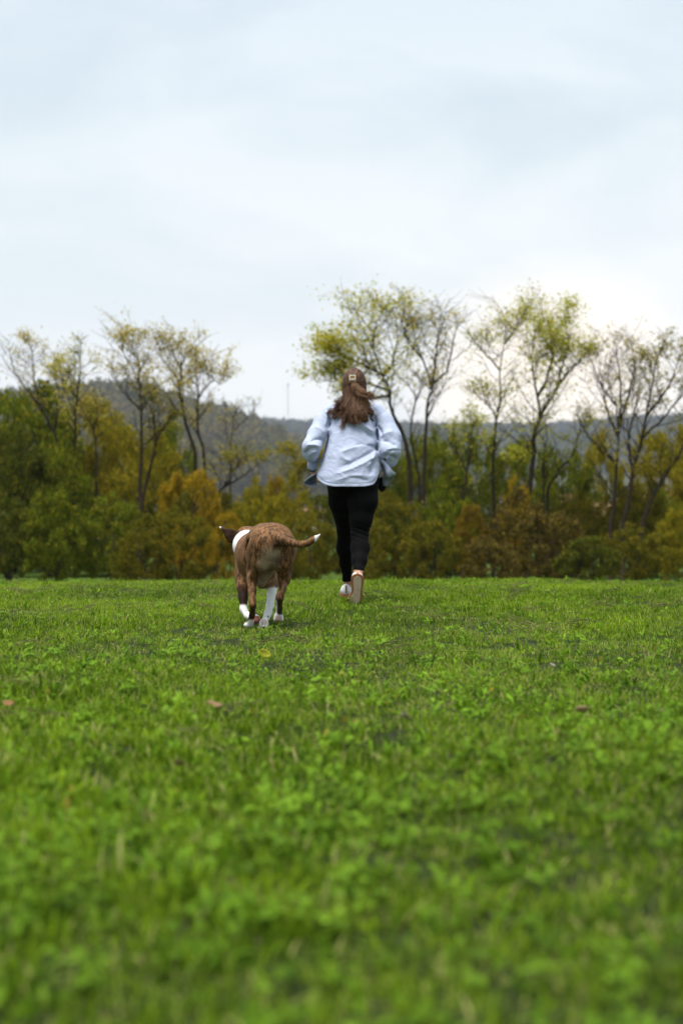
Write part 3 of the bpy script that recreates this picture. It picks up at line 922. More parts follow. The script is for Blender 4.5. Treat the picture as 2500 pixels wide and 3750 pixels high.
# tower
tx, td = (1054 - 1250) / FPX * 3000, 3000.0
tz0 = CAM_H + (HY - 1590) / FPX * td; tz1 = CAM_H + (HY - 1405) / FPX * td
tw = empty('tower', (tx, td, tz0 - 12)); tag(tw, 'thin pale grey tower standing on the far ridge', 'tower')
g = Geo(); hh = tz1 - tz0 + 12
g.tube([(0, 0, 0), (0, 0, hh * 0.5), (0, 0, hh * 0.9), (0, 0, hh * 0.93)], [1.7, 1.4, 1.1, 1.1], 16)
o = bpy.data.objects.new('shaft', g.mesh('shaft')); COL.objects.link(o); o.parent = tw
o.data.materials.append(mat_simple('tower_concrete', (0.75, 0.75, 0.74), 0.8, 0.1, var=0.1, vscale=0.2))
g = Geo(); g.tube([(0, 0, hh * 0.93), (0, 0, hh * 0.95), (0, 0, hh)], [1.1, 1.7, 1.7], 16)
o = bpy.data.objects.new('head', g.mesh('head')); COL.objects.link(o); o.parent = tw; o.data.materials.append(bpy.data.materials['tower_concrete'])

# ------------------------------------------------------------------ haze in the valley air
hz = bpy.data.objects.new('haze', None)
g = Geo(); g.box((0, 2200, 168), (15000, 5800, 344))
hz = obj('haze', g.mesh('haze', False))
m, N, L = new_mat('haze_air')
o_ = N.new('ShaderNodeOutputMaterial'); pv = N.new('ShaderNodeVolumePrincipled')
pv.inputs['Color'].default_value = (0.76, 0.85, 1.0, 1)
pv.inputs['Density'].default_value = 0.00011
L.new(pv.outputs[0], o_.inputs['Volume'])
hz.data.materials.append(m)
tag(hz, 'thin blue haze in the valley air', 'haze', kind='stuff')

# ------------------------------------------------------------------ the dog
def build_dog():
    f = Field((-0.76, 7.28, -0.06), (-0.02, 8.72, 0.66), 0.0055)
    D = lambda px, py, d: P(px, py, d)
    # trunk
    f.ell(D(997, 1996, 7.60), (0.106, 0.125, 0.112), 0.03)
    f.cap(D(1000, 1990, 7.60), D(972, 1985, 7.82), 0.096, 0.096, 0.05)
    f.cap(D(972, 1990, 7.82), D(942, 2020, 8.02), 0.098, 0.112, 0.05)
    f.ell(D(942, 2038, 8.00), (0.104, 0.20, 0.112), 0.05)
    f.ell(D(958, 2088, 7.97), (0.046, 0.19, 0.105), 0.05)
    f.cap(D(975, 2052, 7.80), D(946, 2066, 8.02), 0.070, 0.098, 0.05)
    f.ell(D(930, 2035, 8.14), (0.090, 0.10, 0.13), 0.05)
    # buttocks, thighs
    for sg, ax, kx in ((-1, 962, 930), (1, 1029, 1043)):
        f.cap(D(ax, 1992, 7.56), D(ax + sg * 4, 2045, 7.58), 0.070, 0.062, 0.035)
        f.cap(D(ax + sg * 3, 2020, 7.62), D(kx, 2088, 7.73), 0.080, 0.040, 0.03)
        f.cap(D(ax + sg * 3, 2062, 7.565), D(kx - sg * 2, 2104, 7.63), 0.040, 0.027, 0.025)
    # hind left : shank, hock, metatarsus, paw on the ground
    f.chain([(D(929, 2092, 7.71), .038), (D(923, 2125, 7.67), .029), (D(924, 2165, 7.62), .0195), (D(925, 2200, 7.59), .0165), (D(926, 2218, 7.58), .0185)], 0.02)
    f.chain([(D(926, 2218, 7.58), .0175), (D(924, 2250, 7.62), .0155), (D(917, 2280, 7.66), .019)], 0.012)
    f.cap(D(925, 2140, 7.60), D(926, 2214, 7.562), .009, .011, 0.012)
    f.ell(D(911, 2289, 7.69), (.026, .040, .020), 0.012)
    for q in (-18, -6, 6, 16):
        f.ell(D(911 + q * .8, 2292, 7.725), (.0098, .018, .0125), 0.006)
    # hind right : lifted
    f.chain([(D(1044, 2092, 7.71), .040), (D(1040, 2122, 7.66), .031), (D(1032, 2155, 7.60), .021), (D(1025, 2180, 7.565), .0175), (D(1023, 2194, 7.555), .0185)], 0.02)
    f.chain([(D(1023, 2194, 7.555), .0175), (D(1023, 2225, 7.58), .0155), (D(1021, 2248, 7.60), .019)], 0.012)
    f.cap(D(1038, 2130, 7.585), D(1024, 2190, 7.54), .009, .011, 0.012)
    f.ell(D(1020, 2259, 7.605), (.026, .026, .022), 0.012)
    for q in (-16, -5, 5, 16):
        f.ell(D(1020 + q * .8, 2268, 7.595), (.0092, .013, .012), 0.006)
    # front right : white, pushing off far back
    f.chain([(D(960, 2050, 8.10), .066), (D(980, 2110, 8.00), .050), (D(997, 2142, 7.94), .033)], 0.03)
    f.chain([(D(997, 2142, 7.94), .030), (D(995, 2175, 7.88), .0245), (D(989, 2215, 7.80), .0205), (D(982, 2245, 7.73), .0200), (D(975, 2264, 7.70), .0200)], 0.015)
    f.ell(D(967, 2285, 7.665), (.026, .022, .034), 0.015)
    for q, dz in ((-20, 8), (-9, 15), (4, 14), (14, 6)):
        f.ell(D(962 + q * .75, 2298 + dz * .7, 7.665), (.0098, .015, .016), 0.006)
    f.ell(D(968, 2300, 7.643), (.017, .010, .012), 0.004)
    f.ell(D(985, 2256, 7.705), (.009, .010, .009), 0.004)
    # front left : folded, pads showing
    f.chain([(D(897, 2045, 8.14), .056), (D(892, 2105, 8.06), .046), (D(889, 2148, 7.99), .034)], 0.03)
    f.chain([(D(889, 2148, 7.99), .032), (D(891, 2190, 7.96), .0245), (D(892, 2228, 7.93), .0205)], 0.015)
    f.chain([(D(892, 2232, 7.93), .0205), (D(907, 2255, 7.89), .0180), (D(928, 2264, 7.84), .020)], 0.012)
    f.ell(D(937, 2266, 7.82), (.024, .022, .025), 0.012)
    for q in (-12, -4, 5, 13):
        f.ell(D(938 + q * .6, 2274, 7.80), (.009, .012, .013), 0.006)
    f.ell(D(902, 2237, 7.912), (.008, .008, .008), 0.004)
    # neck, head turned to the left
    f.chain([(D(925, 2015, 8.16), .095), (D(908, 1998, 8.28), .080), (D(903, 1978, 8.40), .070)], 0.04)
    f.ell(D(906, 1968, 8.44), (.072, .085, .066), 0.03)
    f.chain([(D(895, 1975, 8.49), .050), (D(884, 1988, 8.57), .038), (D(876, 1994, 8.63), .030)], 0.03)
    f.ell(D(872, 1988, 8.655), (.014, .012, .012), 0.006)
    f.ell(D(870, 1966, 8.50), (.010, .010, .010), 0.006)
    # ears
    E = lambda x_, y_, q=0.0: D(x_, y_, 8.355 + q)
    for t3 in (((878, 1952), (852, 1987), (838, 1983)), ((878, 1952), (838, 1983), (828, 1965)), ((878, 1952), (828, 1965), (850, 1941)), ((850, 1941), (828, 1965), (815, 1936))):
        f.tri(*[E(q[0], q[1], 0.0006 * (q[0] - 850)) for q in t3], .0065, 0.008)
    f.cap(E(822, 1938), E(806, 1931, -.006), .0085, .0075, 0.006)
    f.cap(D(890, 1962, 8.41), D(862, 1972, 8.38), .026, .016, 0.02)
    a, b, t = D(930, 1938, 8.42), D(955, 1948, 8.43), D(984, 1916, 8.42)
    f.tri(a, b, t, .006, 0.012); f.cap(D(925, 1945, 8.42), D(965, 1926, 8.42), .018, .008, 0.02)
    f.cap(D(965, 1926, 8.42), D(985, 1915, 8.42), .008, .005, 0.01)
    # tail
    f.chain([(D(1012, 1968, 7.52), .040), (D(1045, 1980, 7.45), .021), (D(1075, 1990, 7.42), .0155), (D(1105, 1994, 7.40), .0138), (D(1130, 1987, 7.39), .0125), (D(1150, 1974, 7.385), .0108), (D(1172, 1957, 7.38), .005)], 0.025)
    # folds of the rump: groove under the tail, flank hollows
    f.cap(D(1013, 2000, 7.458), D(1006, 2055, 7.478), .016, .015, 0.02, op='sub')
    f.cap(D(1001, 2075, 7.49), D(998, 2140, 7.58), .022, .040, 0.03, op='sub')
    for sg, hx in ((-1, 952), (1, 1036)):     # hip bones and the hollow in front of them
        f.ell(D(hx, 1953, 7.62), (.030, .05, .026), 0.03)
        f.ell(D(hx + sg * 26, 2005, 7.80), (.030, .075, .05), 0.03, op='sub')
        f.cap(D(hx + sg * 22, 2020, 7.66), D(hx + sg * 14, 2085, 7.60), .010, .008, 0.022, op='sub')
    f.ell(D(1013, 1992, 7.475), (.012, .012, .012), 0.008)
    V, F = f.surface(2)
    Vf = V.astype(np.float32)
    V = V + 0.0 * V
    # ---- coat
    px = 1250 + V[:, 0] / V[:, 1] * FPX; py = HY - (V[:, 2] - CAM_H) / V[:, 1] * FPX
    wv = waves(Vf, 60, 5); w2 = waves(Vf, 22, 6)
    y = V[:, 1]
    white = np.zeros(len(V)); dk = np.zeros(len(V)); pad = np.zeros(len(V)); pale = np.zeros(len(V))
    def soft(v, w=0.006): return np.clip(v / w, 0, 1)
    # collar of white round the neck
    na, nb = D(925, 2015, 8.16), D(903, 1978, 8.40)
    tn = ((V - na) @ (nb - na)) / ((nb - na) @ (nb - na))
    white = np.maximum(white, soft((tn + 0.04 * wv - 0.05) * 0.24) * soft((0.78 - tn + 0.05 * w2) * 0.24) * (y > 8.1))
    chest = (y > 8.16) & (V[:, 2] < 0.42) & (V[:, 2] > 0.2)
    white = np.maximum(white, chest * soft(y - 8.19 + 0.01 * wv, 0.02))
    # tail tip
    white = np.maximum(white, soft(px - 1150 - 5 * wv, 4) * (y < 7.5) * (py < 2010))
    # legs
    fr = (px > 940) & (px < 1016) & (y > 7.58) & (y < 7.99)
    white = np.maximum(white, soft(py - 2152 - 6 * wv, 6) * fr * (py > 2140))
    hl = (px < 945) & (y < 7.80)
    white = np.maximum(white, soft(py - 2268 - 10 * wv, 6) * hl)
    fl = (y > 7.80) & (px < 960) & (py > 2100)
    white = np.maximum(white, soft(py - 2215 - 10 * w2, 8) * fl)
    dk = np.maximum(dk, soft(py - 2138 - 8 * wv, 36) * fl * (1 - white))
    hr = (px > 1000) & (y < 7.72) & (py > 2100)
    white = np.maximum(white, hr * soft(2 - (px - (1014 - (py - 2190) * 0.02)) + 3 * wv, 4) * soft(py - 2195, 8))
    white = np.maximum(white, hr * soft(py - 2246 - 4 * wv, 6))
    dk = np.maximum(dk, hr * soft(py - 2160 - 8 * wv, 40) * 0.85)
    dk = np.maximum(dk, hl * soft(py - 2205 - 6 * wv, 35) * soft(2272 - py, 8) * 0.8)
    # ears dark, tail end dark
    ear = ((px < 875) & (py < 1992) & (y > 8.3)) | ((px > 925) & (y > 8.38) & (py < 1950))
    dk = np.maximum(dk, ear * 0.9); white = np.where(ear, 0, white)
    white = np.maximum(white, (px < 811) & (y > 8.3))
    dk = np.maximum(dk, soft(px - 1120, 30) * (y < 7.5) * (py < 2010) * soft(V[:, 2] * 0 + py - 1975 + 0.3 * (px - 1120), 20) * 0.9)
    # pads
    def near(p, r): return soft(r - np.linalg.norm(V - p, axis=1), 0.005)
    def glow(p, r, w=0.04): return np.clip(0.5 + (r - np.linalg.norm(V - p, axis=1) + 0.010 * wv) / w, 0, 1)
    for p, r in ((D(968, 2302, 7.628), .019), (D(984, 2256, 7.685), .0105)):
        pad = np.maximum(pad, near(p, r))
    dkpad = pad.copy()
    pk = np.maximum.reduce([near(D(950, 2312, 7.655), .020), near(D(941, 2268, 7.79), .032), near(D(902, 2237, 7.897), .009) * 0.6, near(D(966, 2275, 7.64), .024) * 0.5, near(D(1020, 2266, 7.585), .024) * 0.7])
    # pale hair under the tail and inside of the thighs
    pale = np.maximum(glow(D(997, 2040, 7.49), .045, .06) * 0.9, glow(D(982, 2068, 7.53), .05, .05) * 0.9)
    pale = np.maximum(pale, glow(D(970, 2130, 7.80), .11, .05) * 0.7)
    stripe_and_shade = glow(D(1014, 2002, 7.46), .022, .02) + glow(D(1024, 2055, 7.50), .030, .035) * 0.8 + glow(D(1000, 2084, 7.53), .02, .02) + glow(D(998, 1925, 7.62), .05, .09) * 0.45 + glow(D(925, 2080, 7.8), .03, .06) * 0.3  # dark back stripe and spot under tail, plus shade painted between the thighs
    base = np.array([0.245, 0.122, 0.050]); darkc = np.array([0.022, 0.012, 0.008]); palec = np.array([0.38, 0.29, 0.20])
    whitec = np.array([0.72, 0.70, 0.68]); pinkc = np.array([0.20, 0.075, 0.05])
    tone = np.clip(0.5 + 0.35 * w2, 0, 1)[:, None]
    C = base * (0.75 + 0.5 * tone)
    C = C * (1 - pale[:, None]) + palec * pale[:, None]
    dk = np.clip(dk + 0.75 * np.clip(stripe_and_shade, 0, 1), 0, 1)[:, None]
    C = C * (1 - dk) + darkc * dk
    C = C * (1 - white[:, None]) + whitec * white[:, None]
    C = C * (1 - pk[:, None]) + pinkc * pk[:, None]
    C = C * (1 - dkpad[:, None]) + np.array([0.015, 0.012, 0.012]) * dkpad[:, None]
    nose = near(D(872, 1988, 8.655), .018) + near(D(870, 1966, 8.50), .012)
    C = C * (1 - np.clip(nose, 0, 1)[:, None]) + np.array([0.012, 0.01, 0.01]) * np.clip(nose, 0, 1)[:, None]
    brind = np.clip(1 - white - pk - dkpad, 0, 1) * (1 - 0.8 * pale)
    org = np.array([float(np.mean(V[:, 0])), 7.8, 0.0])
    me = mesh_np('dog', V - org, F, True, C, 'coat')
    a = me.attributes.new('brindle', 'FLOAT', 'POINT'); a.data.foreach_set('value', brind.astype(np.float32))
    # material
    m, N, L = new_mat('dog_coat')
    o = N.new('ShaderNodeOutputMaterial'); p = N.new('ShaderNodeBsdfPrincipled')
    p.inputs['Roughness'].default_value = 0.6; p.inputs['Specular IOR Level'].default_value = 0.10
    at = N.new('ShaderNodeAttribute'); at.attribute_name = 'coat'
    bt = N.new('ShaderNodeAttribute'); bt.attribute_name = 'brindle'
    tcn = N.new('ShaderNodeTexCoord')
    mp = N.new('ShaderNodeMapping'); mp.inputs['Scale'].default_value = (1.0, 1.0, 0.22); mp.inputs['Rotation'].default_value = (0.25, 0.3, 0)
    L.new(tcn.outputs['Object'], mp.inputs[0])
    n1 = N.new('ShaderNodeTexNoise'); n1.inputs['Scale'].default_value = 82; n1.inputs['Detail'].default_value = 4; n1.inputs['Roughness'].default_value = 0.6; n1.inputs['Distortion'].default_value = 0.6
    L.new(mp.outputs[0], n1.inputs['Vector'])
    r1 = N.new('ShaderNodeMapRange'); r1.inputs['From Min'].default_value = 0.41; r1.inputs['From Max'].default_value = 0.57; r1.inputs['To Min'].default_value = 0.0; r1.inputs['To Max'].default_value = 0.84
    L.new(n1.outputs['Fac'], r1.inputs[0])
    mu = N.new('ShaderNodeMath'); mu.operation = 'MULTIPLY'
    L.new(r1.outputs[0], mu.inputs[0]); L.new(bt.outputs['Fac'], mu.inputs[1])
    mx = N.new('ShaderNodeMix'); mx.data_type = 'RGBA'
    mx.inputs['B'].default_value = (0.030, 0.016, 0.010, 1)
    L.new(mu.outputs[0], mx.inputs['Factor']); L.new(at.outputs['Color'], mx.inputs['A'])
    L.new(mx.outputs['Result'], p.inputs['Base Color'])
    n2 = N.new('ShaderNodeTexNoise'); n2.inputs['Scale'].default_value = 380; n2.inputs['Detail'].default_value = 2
    L.new(mp.outputs[0], n2.inputs['Vector'])
    b = N.new('ShaderNodeBump'); b.inputs['Strength'].default_value = 0.35; b.inputs['Distance'].default_value = 0.004
    L.new(n2.outputs['Fac'], b.inputs['Height']); L.new(b.outputs[0], p.inputs['Normal'])
    L.new(p.outputs[0], o.inputs[0])
    o2 = obj('dog', me, m); o2.location = org
    tag(o2, 'brown brindle dog with white neck, white feet and white tail tip running away', 'dog')
build_dog()

# ------------------------------------------------------------------ the runner
m_skin = mat_simple('skin', (0.50, 0.27, 0.18), 0.5, 0.3, var=0.1, vscale=40)
m_black = mat_simple('black_knit', (0.0022, 0.0020, 0.0024), 0.8, 0.08, bump=0.15, bscale=350)
def cloth_mat(name, color):
    m, N, L = new_mat(name)
    o = N.new('ShaderNodeOutputMaterial'); p = N.new('ShaderNodeBsdfPrincipled')
    p.inputs['Roughness'].default_value = 0.88; p.inputs['Specular IOR Level'].default_value = 0.12
    g = N.new('ShaderNodeTexCoord')
    def noise(sc, det, ro=0.5, di=0.0):
        n = N.new('ShaderNodeTexNoise'); n.inputs['Scale'].default_value = sc; n.inputs['Detail'].default_value = det
        n.inputs['Roughness'].default_value = ro; n.inputs['Distortion'].default_value = di
        L.new(g.outputs['Object'], n.inputs['Vector']); return n.outputs['Fac']
    mx = N.new('ShaderNodeMix'); mx.data_type = 'RGBA'
    mx.inputs['A'].default_value = tuple(c * 0.88 for c in color) + (1,); mx.inputs['B'].default_value = tuple(c * 1.1 for c in color) + (1,)
    L.new(noise(160, 3), mx.inputs['Factor']); L.new(mx.outputs['Result'], p.inputs['Base Color'])
    b1 = N.new('ShaderNodeBump'); b1.inputs['Strength'].default_value = 0.42; b1.inputs['Distance'].default_value = 0.02
    nr = N.new('ShaderNodeTexNoise'); nr.inputs['Scale'].default_value = 12.0; nr.inputs['Detail'].default_value = 2.5; nr.inputs['Roughness'].default_value = 0.45; nr.inputs['Distortion'].default_value = 1.6
    L.new(g.outputs['Object'], nr.inputs['Vector']); L.new(nr.outputs['Fac'], b1.inputs['Height'])
    b2 = N.new('ShaderNodeBump'); b2.inputs['Strength'].default_value = 0.2; b2.inputs['Distance'].default_value = 0.006
    L.new(noise(130, 3), b2.inputs['Height']); L.new(b1.outputs[0], b2.inputs['Normal'])
    L.new(b2.outputs[0], p.inputs['Normal']); L.new(p.outputs[0], o.inputs[0])
    return m
m_shirt = cloth_mat('light_blue_cotton', (0.40, 0.445, 0.585))
m_white = mat_simple('white_canvas', (0.72, 0.71, 0.69), 0.75, 0.2, bump=0.2, bscale=300, var=0.05, vscale=60)
m_gum = mat_simple('gum_rubber_brown', (0.24, 0.10, 0.042), 0.6, 0.3, var=0.2, vscale=60)
m_tan = mat_simple('outsole_tan', (0.42, 0.335, 0.225), 0.75, 0.2, bump=0.5, bscale=160, var=0.35, vscale=45)
m_grey = mat_simple('dark_undersleeve', (0.10, 0.09, 0.085), 0.9, 0.1)
m_tab = mat_simple('heel_leather', (0.18, 0.08, 0.04), 0.6, 0.3)

person = empty('person', (0.07, 10.25, 0.0))
tag(person, 'long-haired person in light blue shirt and black leggings running away across the lawn', 'person')

LEG_L = [(P(1250, 1768, 10.23), .100), (P(1254, 1835, 10.33), .093), (P(1262, 1940, 10.54), .052)]
SHK_L = [(P(1262, 1940, 10.54), .050), (P(1261, 2005, 10.64), .0535), (P(1266, 2060, 10.73), .040), (P(1272, 2122, 10.84), .0285), (P(1272, 2160, 10.86), .029)]
LEG_R = [(P(1331, 1768, 10.21), .102), (P(1328, 1835, 10.19), .098), (P(1321, 1900, 10.18), .074), (P(1317, 1955, 10.18), .055)]
SHK_R = [(P(1317, 1955, 10.18), .053), (P(1318, 2008, 10.12), .0575), (P(1315, 2055, 10.05), .044), (P(1312, 2088, 9.995), .0285), (P(1311, 2112, 9.96), .026)]

def body_lower(f, inf=0.0, k=0.03):
    f.ell(P(1290, 1738, 10.22), (.186 + inf, .118 + inf, .135 + inf), k)
    for cx in (1252, 1330):
        f.ell(P(cx, 1762, 10.165), (.088 + inf, .085 + inf, .095 + inf), k)
    for ch in (LEG_L, SHK_L, LEG_R, SHK_R):
        f.chain([(p, r + inf) for p, r in ch], k)

def hand(f, wrist, direc, side, palmn, curl=0.9):
    """palm with four fingers and a thumb leaving its side"""
    d = direc / np.linalg.norm(direc)
    n = palmn - d * (palmn @ d); n /= np.linalg.norm(n)
    s = np.cross(d, n) * side
    f.cap(wrist, wrist + d * 0.03, .024, .024, 0.015)
    c = wrist + d * 0.05
    for q in (-0.026, -0.009, 0.009, 0.026):
        f.cap(wrist + d * 0.02 + s * q * 0.7, c + d * 0.035 + s * q, .015, .011, 0.012)
    for q, ln in ((-0.029, .062), (-0.0095, .074), (0.0095, .070), (0.029, .054)):
        b = c + d * 0.038 + s * q
        a1 = curl * 0.5; a2 = curl * 1.2; a3 = curl * 1.8
        p1 = b + (d * math.cos(a1) + n * math.sin(a1)) * ln * 0.45
        p2 = p1 + (d * math.cos(a2) + n * math.sin(a2)) * ln * 0.32
        p3 = p2 + (d * math.cos(a3) + n * math.sin(a3)) * ln * 0.25
        f.cap(b, p1, .0095, .0088, 0.004); f.cap(p1, p2, .0088, .0082, 0.004); f.cap(p2, p3, .0082, .0072, 0.004)
    b = wrist + d * 0.03 + s * 0.028
    p1 = b + (d * 0.6 + s * 0.6 + n * 0.5) * 0.04
    p2 = p1 + (d * 0.9 + n * 0.45 + s * 0.1) * 0.03
    f.cap(b, p1, .014, .011, 0.01); f.cap(p1, p2, .0105, .0085, 0.004)

WR_L = P(1143, 1716, 10.36); WR_R = P(1412, 1722, 10.40)
def build_body():
    f = Field((-0.36, 9.80, -0.02), (0.50, 11.2, 1.73), 0.0062)
    body_lower(f)
    f.cap(P(1290, 1700, 10.22), P(1291, 1620, 10.25), .125, .115, 0.05)
    f.ell(P(1291, 1572, 10.28), (.135, .088, .130), 0.05)
    for sx, ex, ed, wp in ((1224, 1139, 10.18, WR_L), (1362, 1428, 10.21, WR_R)):
        f.chain([(P(sx, 1520, 10.34), .040), (P((sx + ex) / 2 + (ex - sx) * 0.12, 1578, 10.30), .034), (P(ex, 1642, ed + 0.01), .032)], 0.03)
        f.chain([(P(ex, 1642, ed + 0.01), .032), ((P(ex, 1642, ed + 0.01) + wp) / 2, .030), (wp, .025)], 0.02)
    f.cap(P(1294, 1520, 10.32), P(1296, 1455, 10.365), .050, .048, 0.03)
    f.ell(P(1297, 1412, 10.375), (.074, .094, .112), 0.02)
    f.ell(P(1297, 1440, 10.43), (.052, .05, .06), 0.03)
    f.cap(P(1297, 1415, 10.475), P(1297, 1424, 10.49), .010, .014, 0.012)
    for sx in (-1, 1):
        f.ell(P(1297 + sx * 39.5, 1414, 10.375), (.010, .018, .030), 0.008)
        f.ell(P(1297 + sx * 15, 1408, 10.462), (.012, .008, .008), 0.006, op='sub')
    f.cap(P(1290, 1441, 10.477), P(1304, 1441, 10.477), .006, .006, 0.005)
    hand(f, WR_L, P(1152, 1752, 10.44) - WR_L, 1, np.array([1.0, 0.2, 0.1]))
    hand(f, WR_R, P(1408, 1775, 10.44) - WR_R, -1, np.array([-1.0, 0.1, 0.1]), 1.3)
    # feet inside the shoes
    f.chain([(P(1272, 2160, 10.86), .030), (np.array([.035, 10.93, .045]), .030), (np.array([.028, 11.03, .028]), .024)], 0.02)
    f.chain([(P(1311, 2112, 9.96), .027), (P(1306, 2150, 9.965), .030), (P(1299, 2200, 9.98), .024)], 0.02)
    V, F = f.surface(1)
    child('body', mesh_np('body', V, F), m_skin, person)
build_body()

def build_leggings():
    f = Field((-0.22, 9.86, 0.08), (0.36, 11.0, 1.02), 0.006)
    body_lower(f, 0.0055)
    X, Y, Z = np.meshgrid(*[a.astype(np.float32) for a in f.ax], indexing='ij')
    # crumpled knit behind the bent knee and along the thighs
    pts = np.stack([X, Y, Z], -1)
    hp = P(1317, 1950, 10.18)
    zz = Z - hp[2] + 0.35 * (X - hp[0])
    env = np.exp(-((Z - hp[2]) / 0.075) ** 2) * (Y < 10.33)
    f.f -= (0.0035 * np.sin(zz * 190) * env).astype(np.float32)
    f.f -= 0.0012 * waves(pts, 38, 9)
    # ankle hems
    def plane(pt, nrm, gate):
        nrm = nrm / np.linalg.norm(nrm)
        d = (X - pt[0]) * nrm[0] + (Y - pt[1]) * nrm[1] + (Z - pt[2]) * nrm[2]
        f.f = np.where(gate, np.maximum(f.f, d.astype(np.float32)), f.f)
    a, b = SHK_L[2][0], SHK_L[3][0]
    plane(P(1272, 2126, 10.84), (b - a) * np.array([1, 0.35, 1]), (Y > 10.36) & (Z < 0.4))
    a, b = SHK_R[2][0], SHK_R[3][0]
    plane(P(1312, 2090, 9.99), (b - a) * np.array([1, 0.2, 1]), (Y < 10.30) & (Z < 0.4))
    V, F = f.surface(1)
    child('leggings', mesh_np('leggings', V, F), m_black, person)
build_leggings()

# ---- shirt
def build_shirt():
    f = Field((-0.34, 9.96, 0.76), (0.50, 10.60, 1.52), 0.0055)
    X, Y, Z = np.meshgrid(*[a.astype(np.float32) for a in f.ax], indexing='ij')
    tab = [  # row, centre col, half width, half depth, depth of centre
        (1440, 1295, .050, .055, 10.35), (1468, 1294, .066, .070, 10.34), (1480, 1293, .110, .085, 10.325), (1494, 1292, .155, .100, 10.315), (1520, 1291, .185, .118, 10.30), (1560, 1289, .182, .130, 10.285),
        (1600, 1288, .180, .140, 10.27), (1650, 1284, .195, .158, 10.255), (1700, 1280, .222, .175, 10.245), (1745, 1277, .238, .187, 10.235), (1800, 1275, .238, .195, 10.23)]
    zt = np.array([CAM_H - (t[0] - HY) / FPX * 10.25 for t in tab])[::-1]
    g = lambda k: np.interp(Z, zt, np.array([t[k] for t in tab])[::-1]).astype(np.float32)
    cx = (g(1) - 1250) / FPX * 10.25; a = g(2); b = g(3); cyv = g(4)
    dx = np.abs(X - cx) / a; dy = np.abs(Y - cyv) / b
    q = (dx ** 2.3 + dy ** 2.3) ** (1 / 2.3)
    f.f = ((q - 1) * np.minimum(a, b)).astype(np.float32)
    f.f = np.maximum(f.f, Z - 1.475)
    for ch in ([(P(1212, 1506, 10.30), .058), (P(1180, 1545, 10.28), .062), (P(1161, 1595, 10.23), .070), (P(1142, 1638, 10.165), .066), (P(1140, 1660, 10.19), .057), (P(1147, 1680, 10.27), .038)],
               [(P(1376, 1505, 10.30), .060), (P(1406, 1550, 10.29), .072), (P(1424, 1605, 10.25), .086), (P(1426, 1650, 10.20), .080), (P(1424, 1682, 10.23), .064), (P(1414, 1705, 10.35), .044)]):
        f.chain(ch, 0.018)
    # cloth folds, drawn as ridges on the back (photo columns and rows)
    pxx = 1250 + X / Y * FPX; pyy = HY - (Z - CAM_H) / Y * FPX
    back = (Y < cyv + 0.02)
    disp = np.zeros_like(X)
    def ridge(p, q_, amp, wid):
        p = np.array(p, float); q_ = np.array(q_, float); d = q_ - p; L = np.linalg.norm(d); d /= L
        u = ((pxx - p[0]) * d[0] + (pyy - p[1]) * d[1]) / L; v = -(pxx - p[0]) * d[1] + (pyy - p[1]) * d[0]
        v = v + 6 * np.sin(u * 3.0)
        e = np.exp(-np.abs(v / wid) ** 1.1) * np.clip(np.minimum(u, 1 - u) * 4 + 0.25, 0, 1) * ((u > -0.06) & (u < 1.06))
        return 1.7 * amp * e
    for p, q_, am, wd in (((1265, 1545), (1365, 1608), -.012, 10), ((1270, 1530), (1370, 1585), .009, 9), ((1300, 1630), (1380, 1640), -.010, 9), ((1235, 1660), (1370, 1625), .007, 9),
                          ((1385, 1640), (1240, 1712), -.009, 10), ((1380, 1668), (1230, 1735), .008, 8), ((1360, 1680), (1352, 1740), -.010, 9), ((1375, 1650), (1345, 1710), .008, 7),
                          ((1205, 1585), (1160, 1725), -.012, 9), ((1222, 1560), (1196, 1690), .008, 10), ((1230, 1760), (1330, 1742), .006, 8), ((1270, 1748), (1350, 1765), -.006, 7),
                          ((1290, 1690), (1240, 1660), .006, 9), ((1208, 1500), (1203, 1570), -.010, 5), ((1195, 1505), (1187, 1560), .006, 5), ((1368, 1520), (1374, 1570), -.010, 6)):
        disp += ridge(p, q_, am, wd) * back
    for p, q_, am, wd in (((1135, 1620), (1185, 1612), -.012, 7), ((1120, 1630), (1180, 1640), .010, 8), ((1115, 1660), (1160, 1640), -.010, 6), ((1130, 1672), (1165, 1655), .007, 5), ((1150, 1560), (1190, 1590), .007, 9),
                          ((1400, 1615), (1450, 1640), -.010, 8), ((1392, 1600), (1440, 1580), .008, 9), ((1400, 1660), (1455, 1640), .008, 8), ((1405, 1670), (1450, 1680), -.009, 7), ((1415, 1690), (1445, 1655), .007, 6), ((1385, 1560), (1400, 1620), -.014, 5)):
        sl = (pxx < 1200) | (pxx > 1378)
        disp += ridge(p, q_, am, wd) * sl
    pts = np.stack([X, Y, Z], -1)
    disp += 0.0035 * waves(pts * np.array([1, 1, 0.6], np.float32), 26, 31) + 0.0016 * waves(pts, 60, 32)
    f.f -= disp.astype(np.float32)
    # open hem with rounded tails, open cuffs; cloth is a thin shell
    u = (pxx - 1277) / 121.0
    hem_px = 1783 - 38 * np.clip(np.abs(u), 0, 1.1) ** 5 - np.where(u > 0.55, 62 * np.clip((u - 0.72) / 0.3, 0, 1) ** 2, 0)
    hem_px = np.where(back, hem_px, 1752 - 25 * np.clip(np.abs(u), 0, 1) ** 2)
    hem = (CAM_H - (hem_px - HY) / FPX * Y)
    f.f = (f.f + 0.004 * np.exp(-((Z - hem - 0.020) / 0.004) ** 2)).astype(np.float32)
    for qx, qy, qr in ((1380, 1573, .008), (1380, 1582, .011), (1381, 1592, .012), (1382, 1602, .010), (1384, 1611, .007)):
        f.cap(P(qx, qy, 10.12), P(qx, qy, 10.27), qr, qr, 0.004, op='sub')
    f.cap(P(1384, 1612, 10.19), P(1388, 1668, 10.18), .007, .006, 0.010, op='sub')
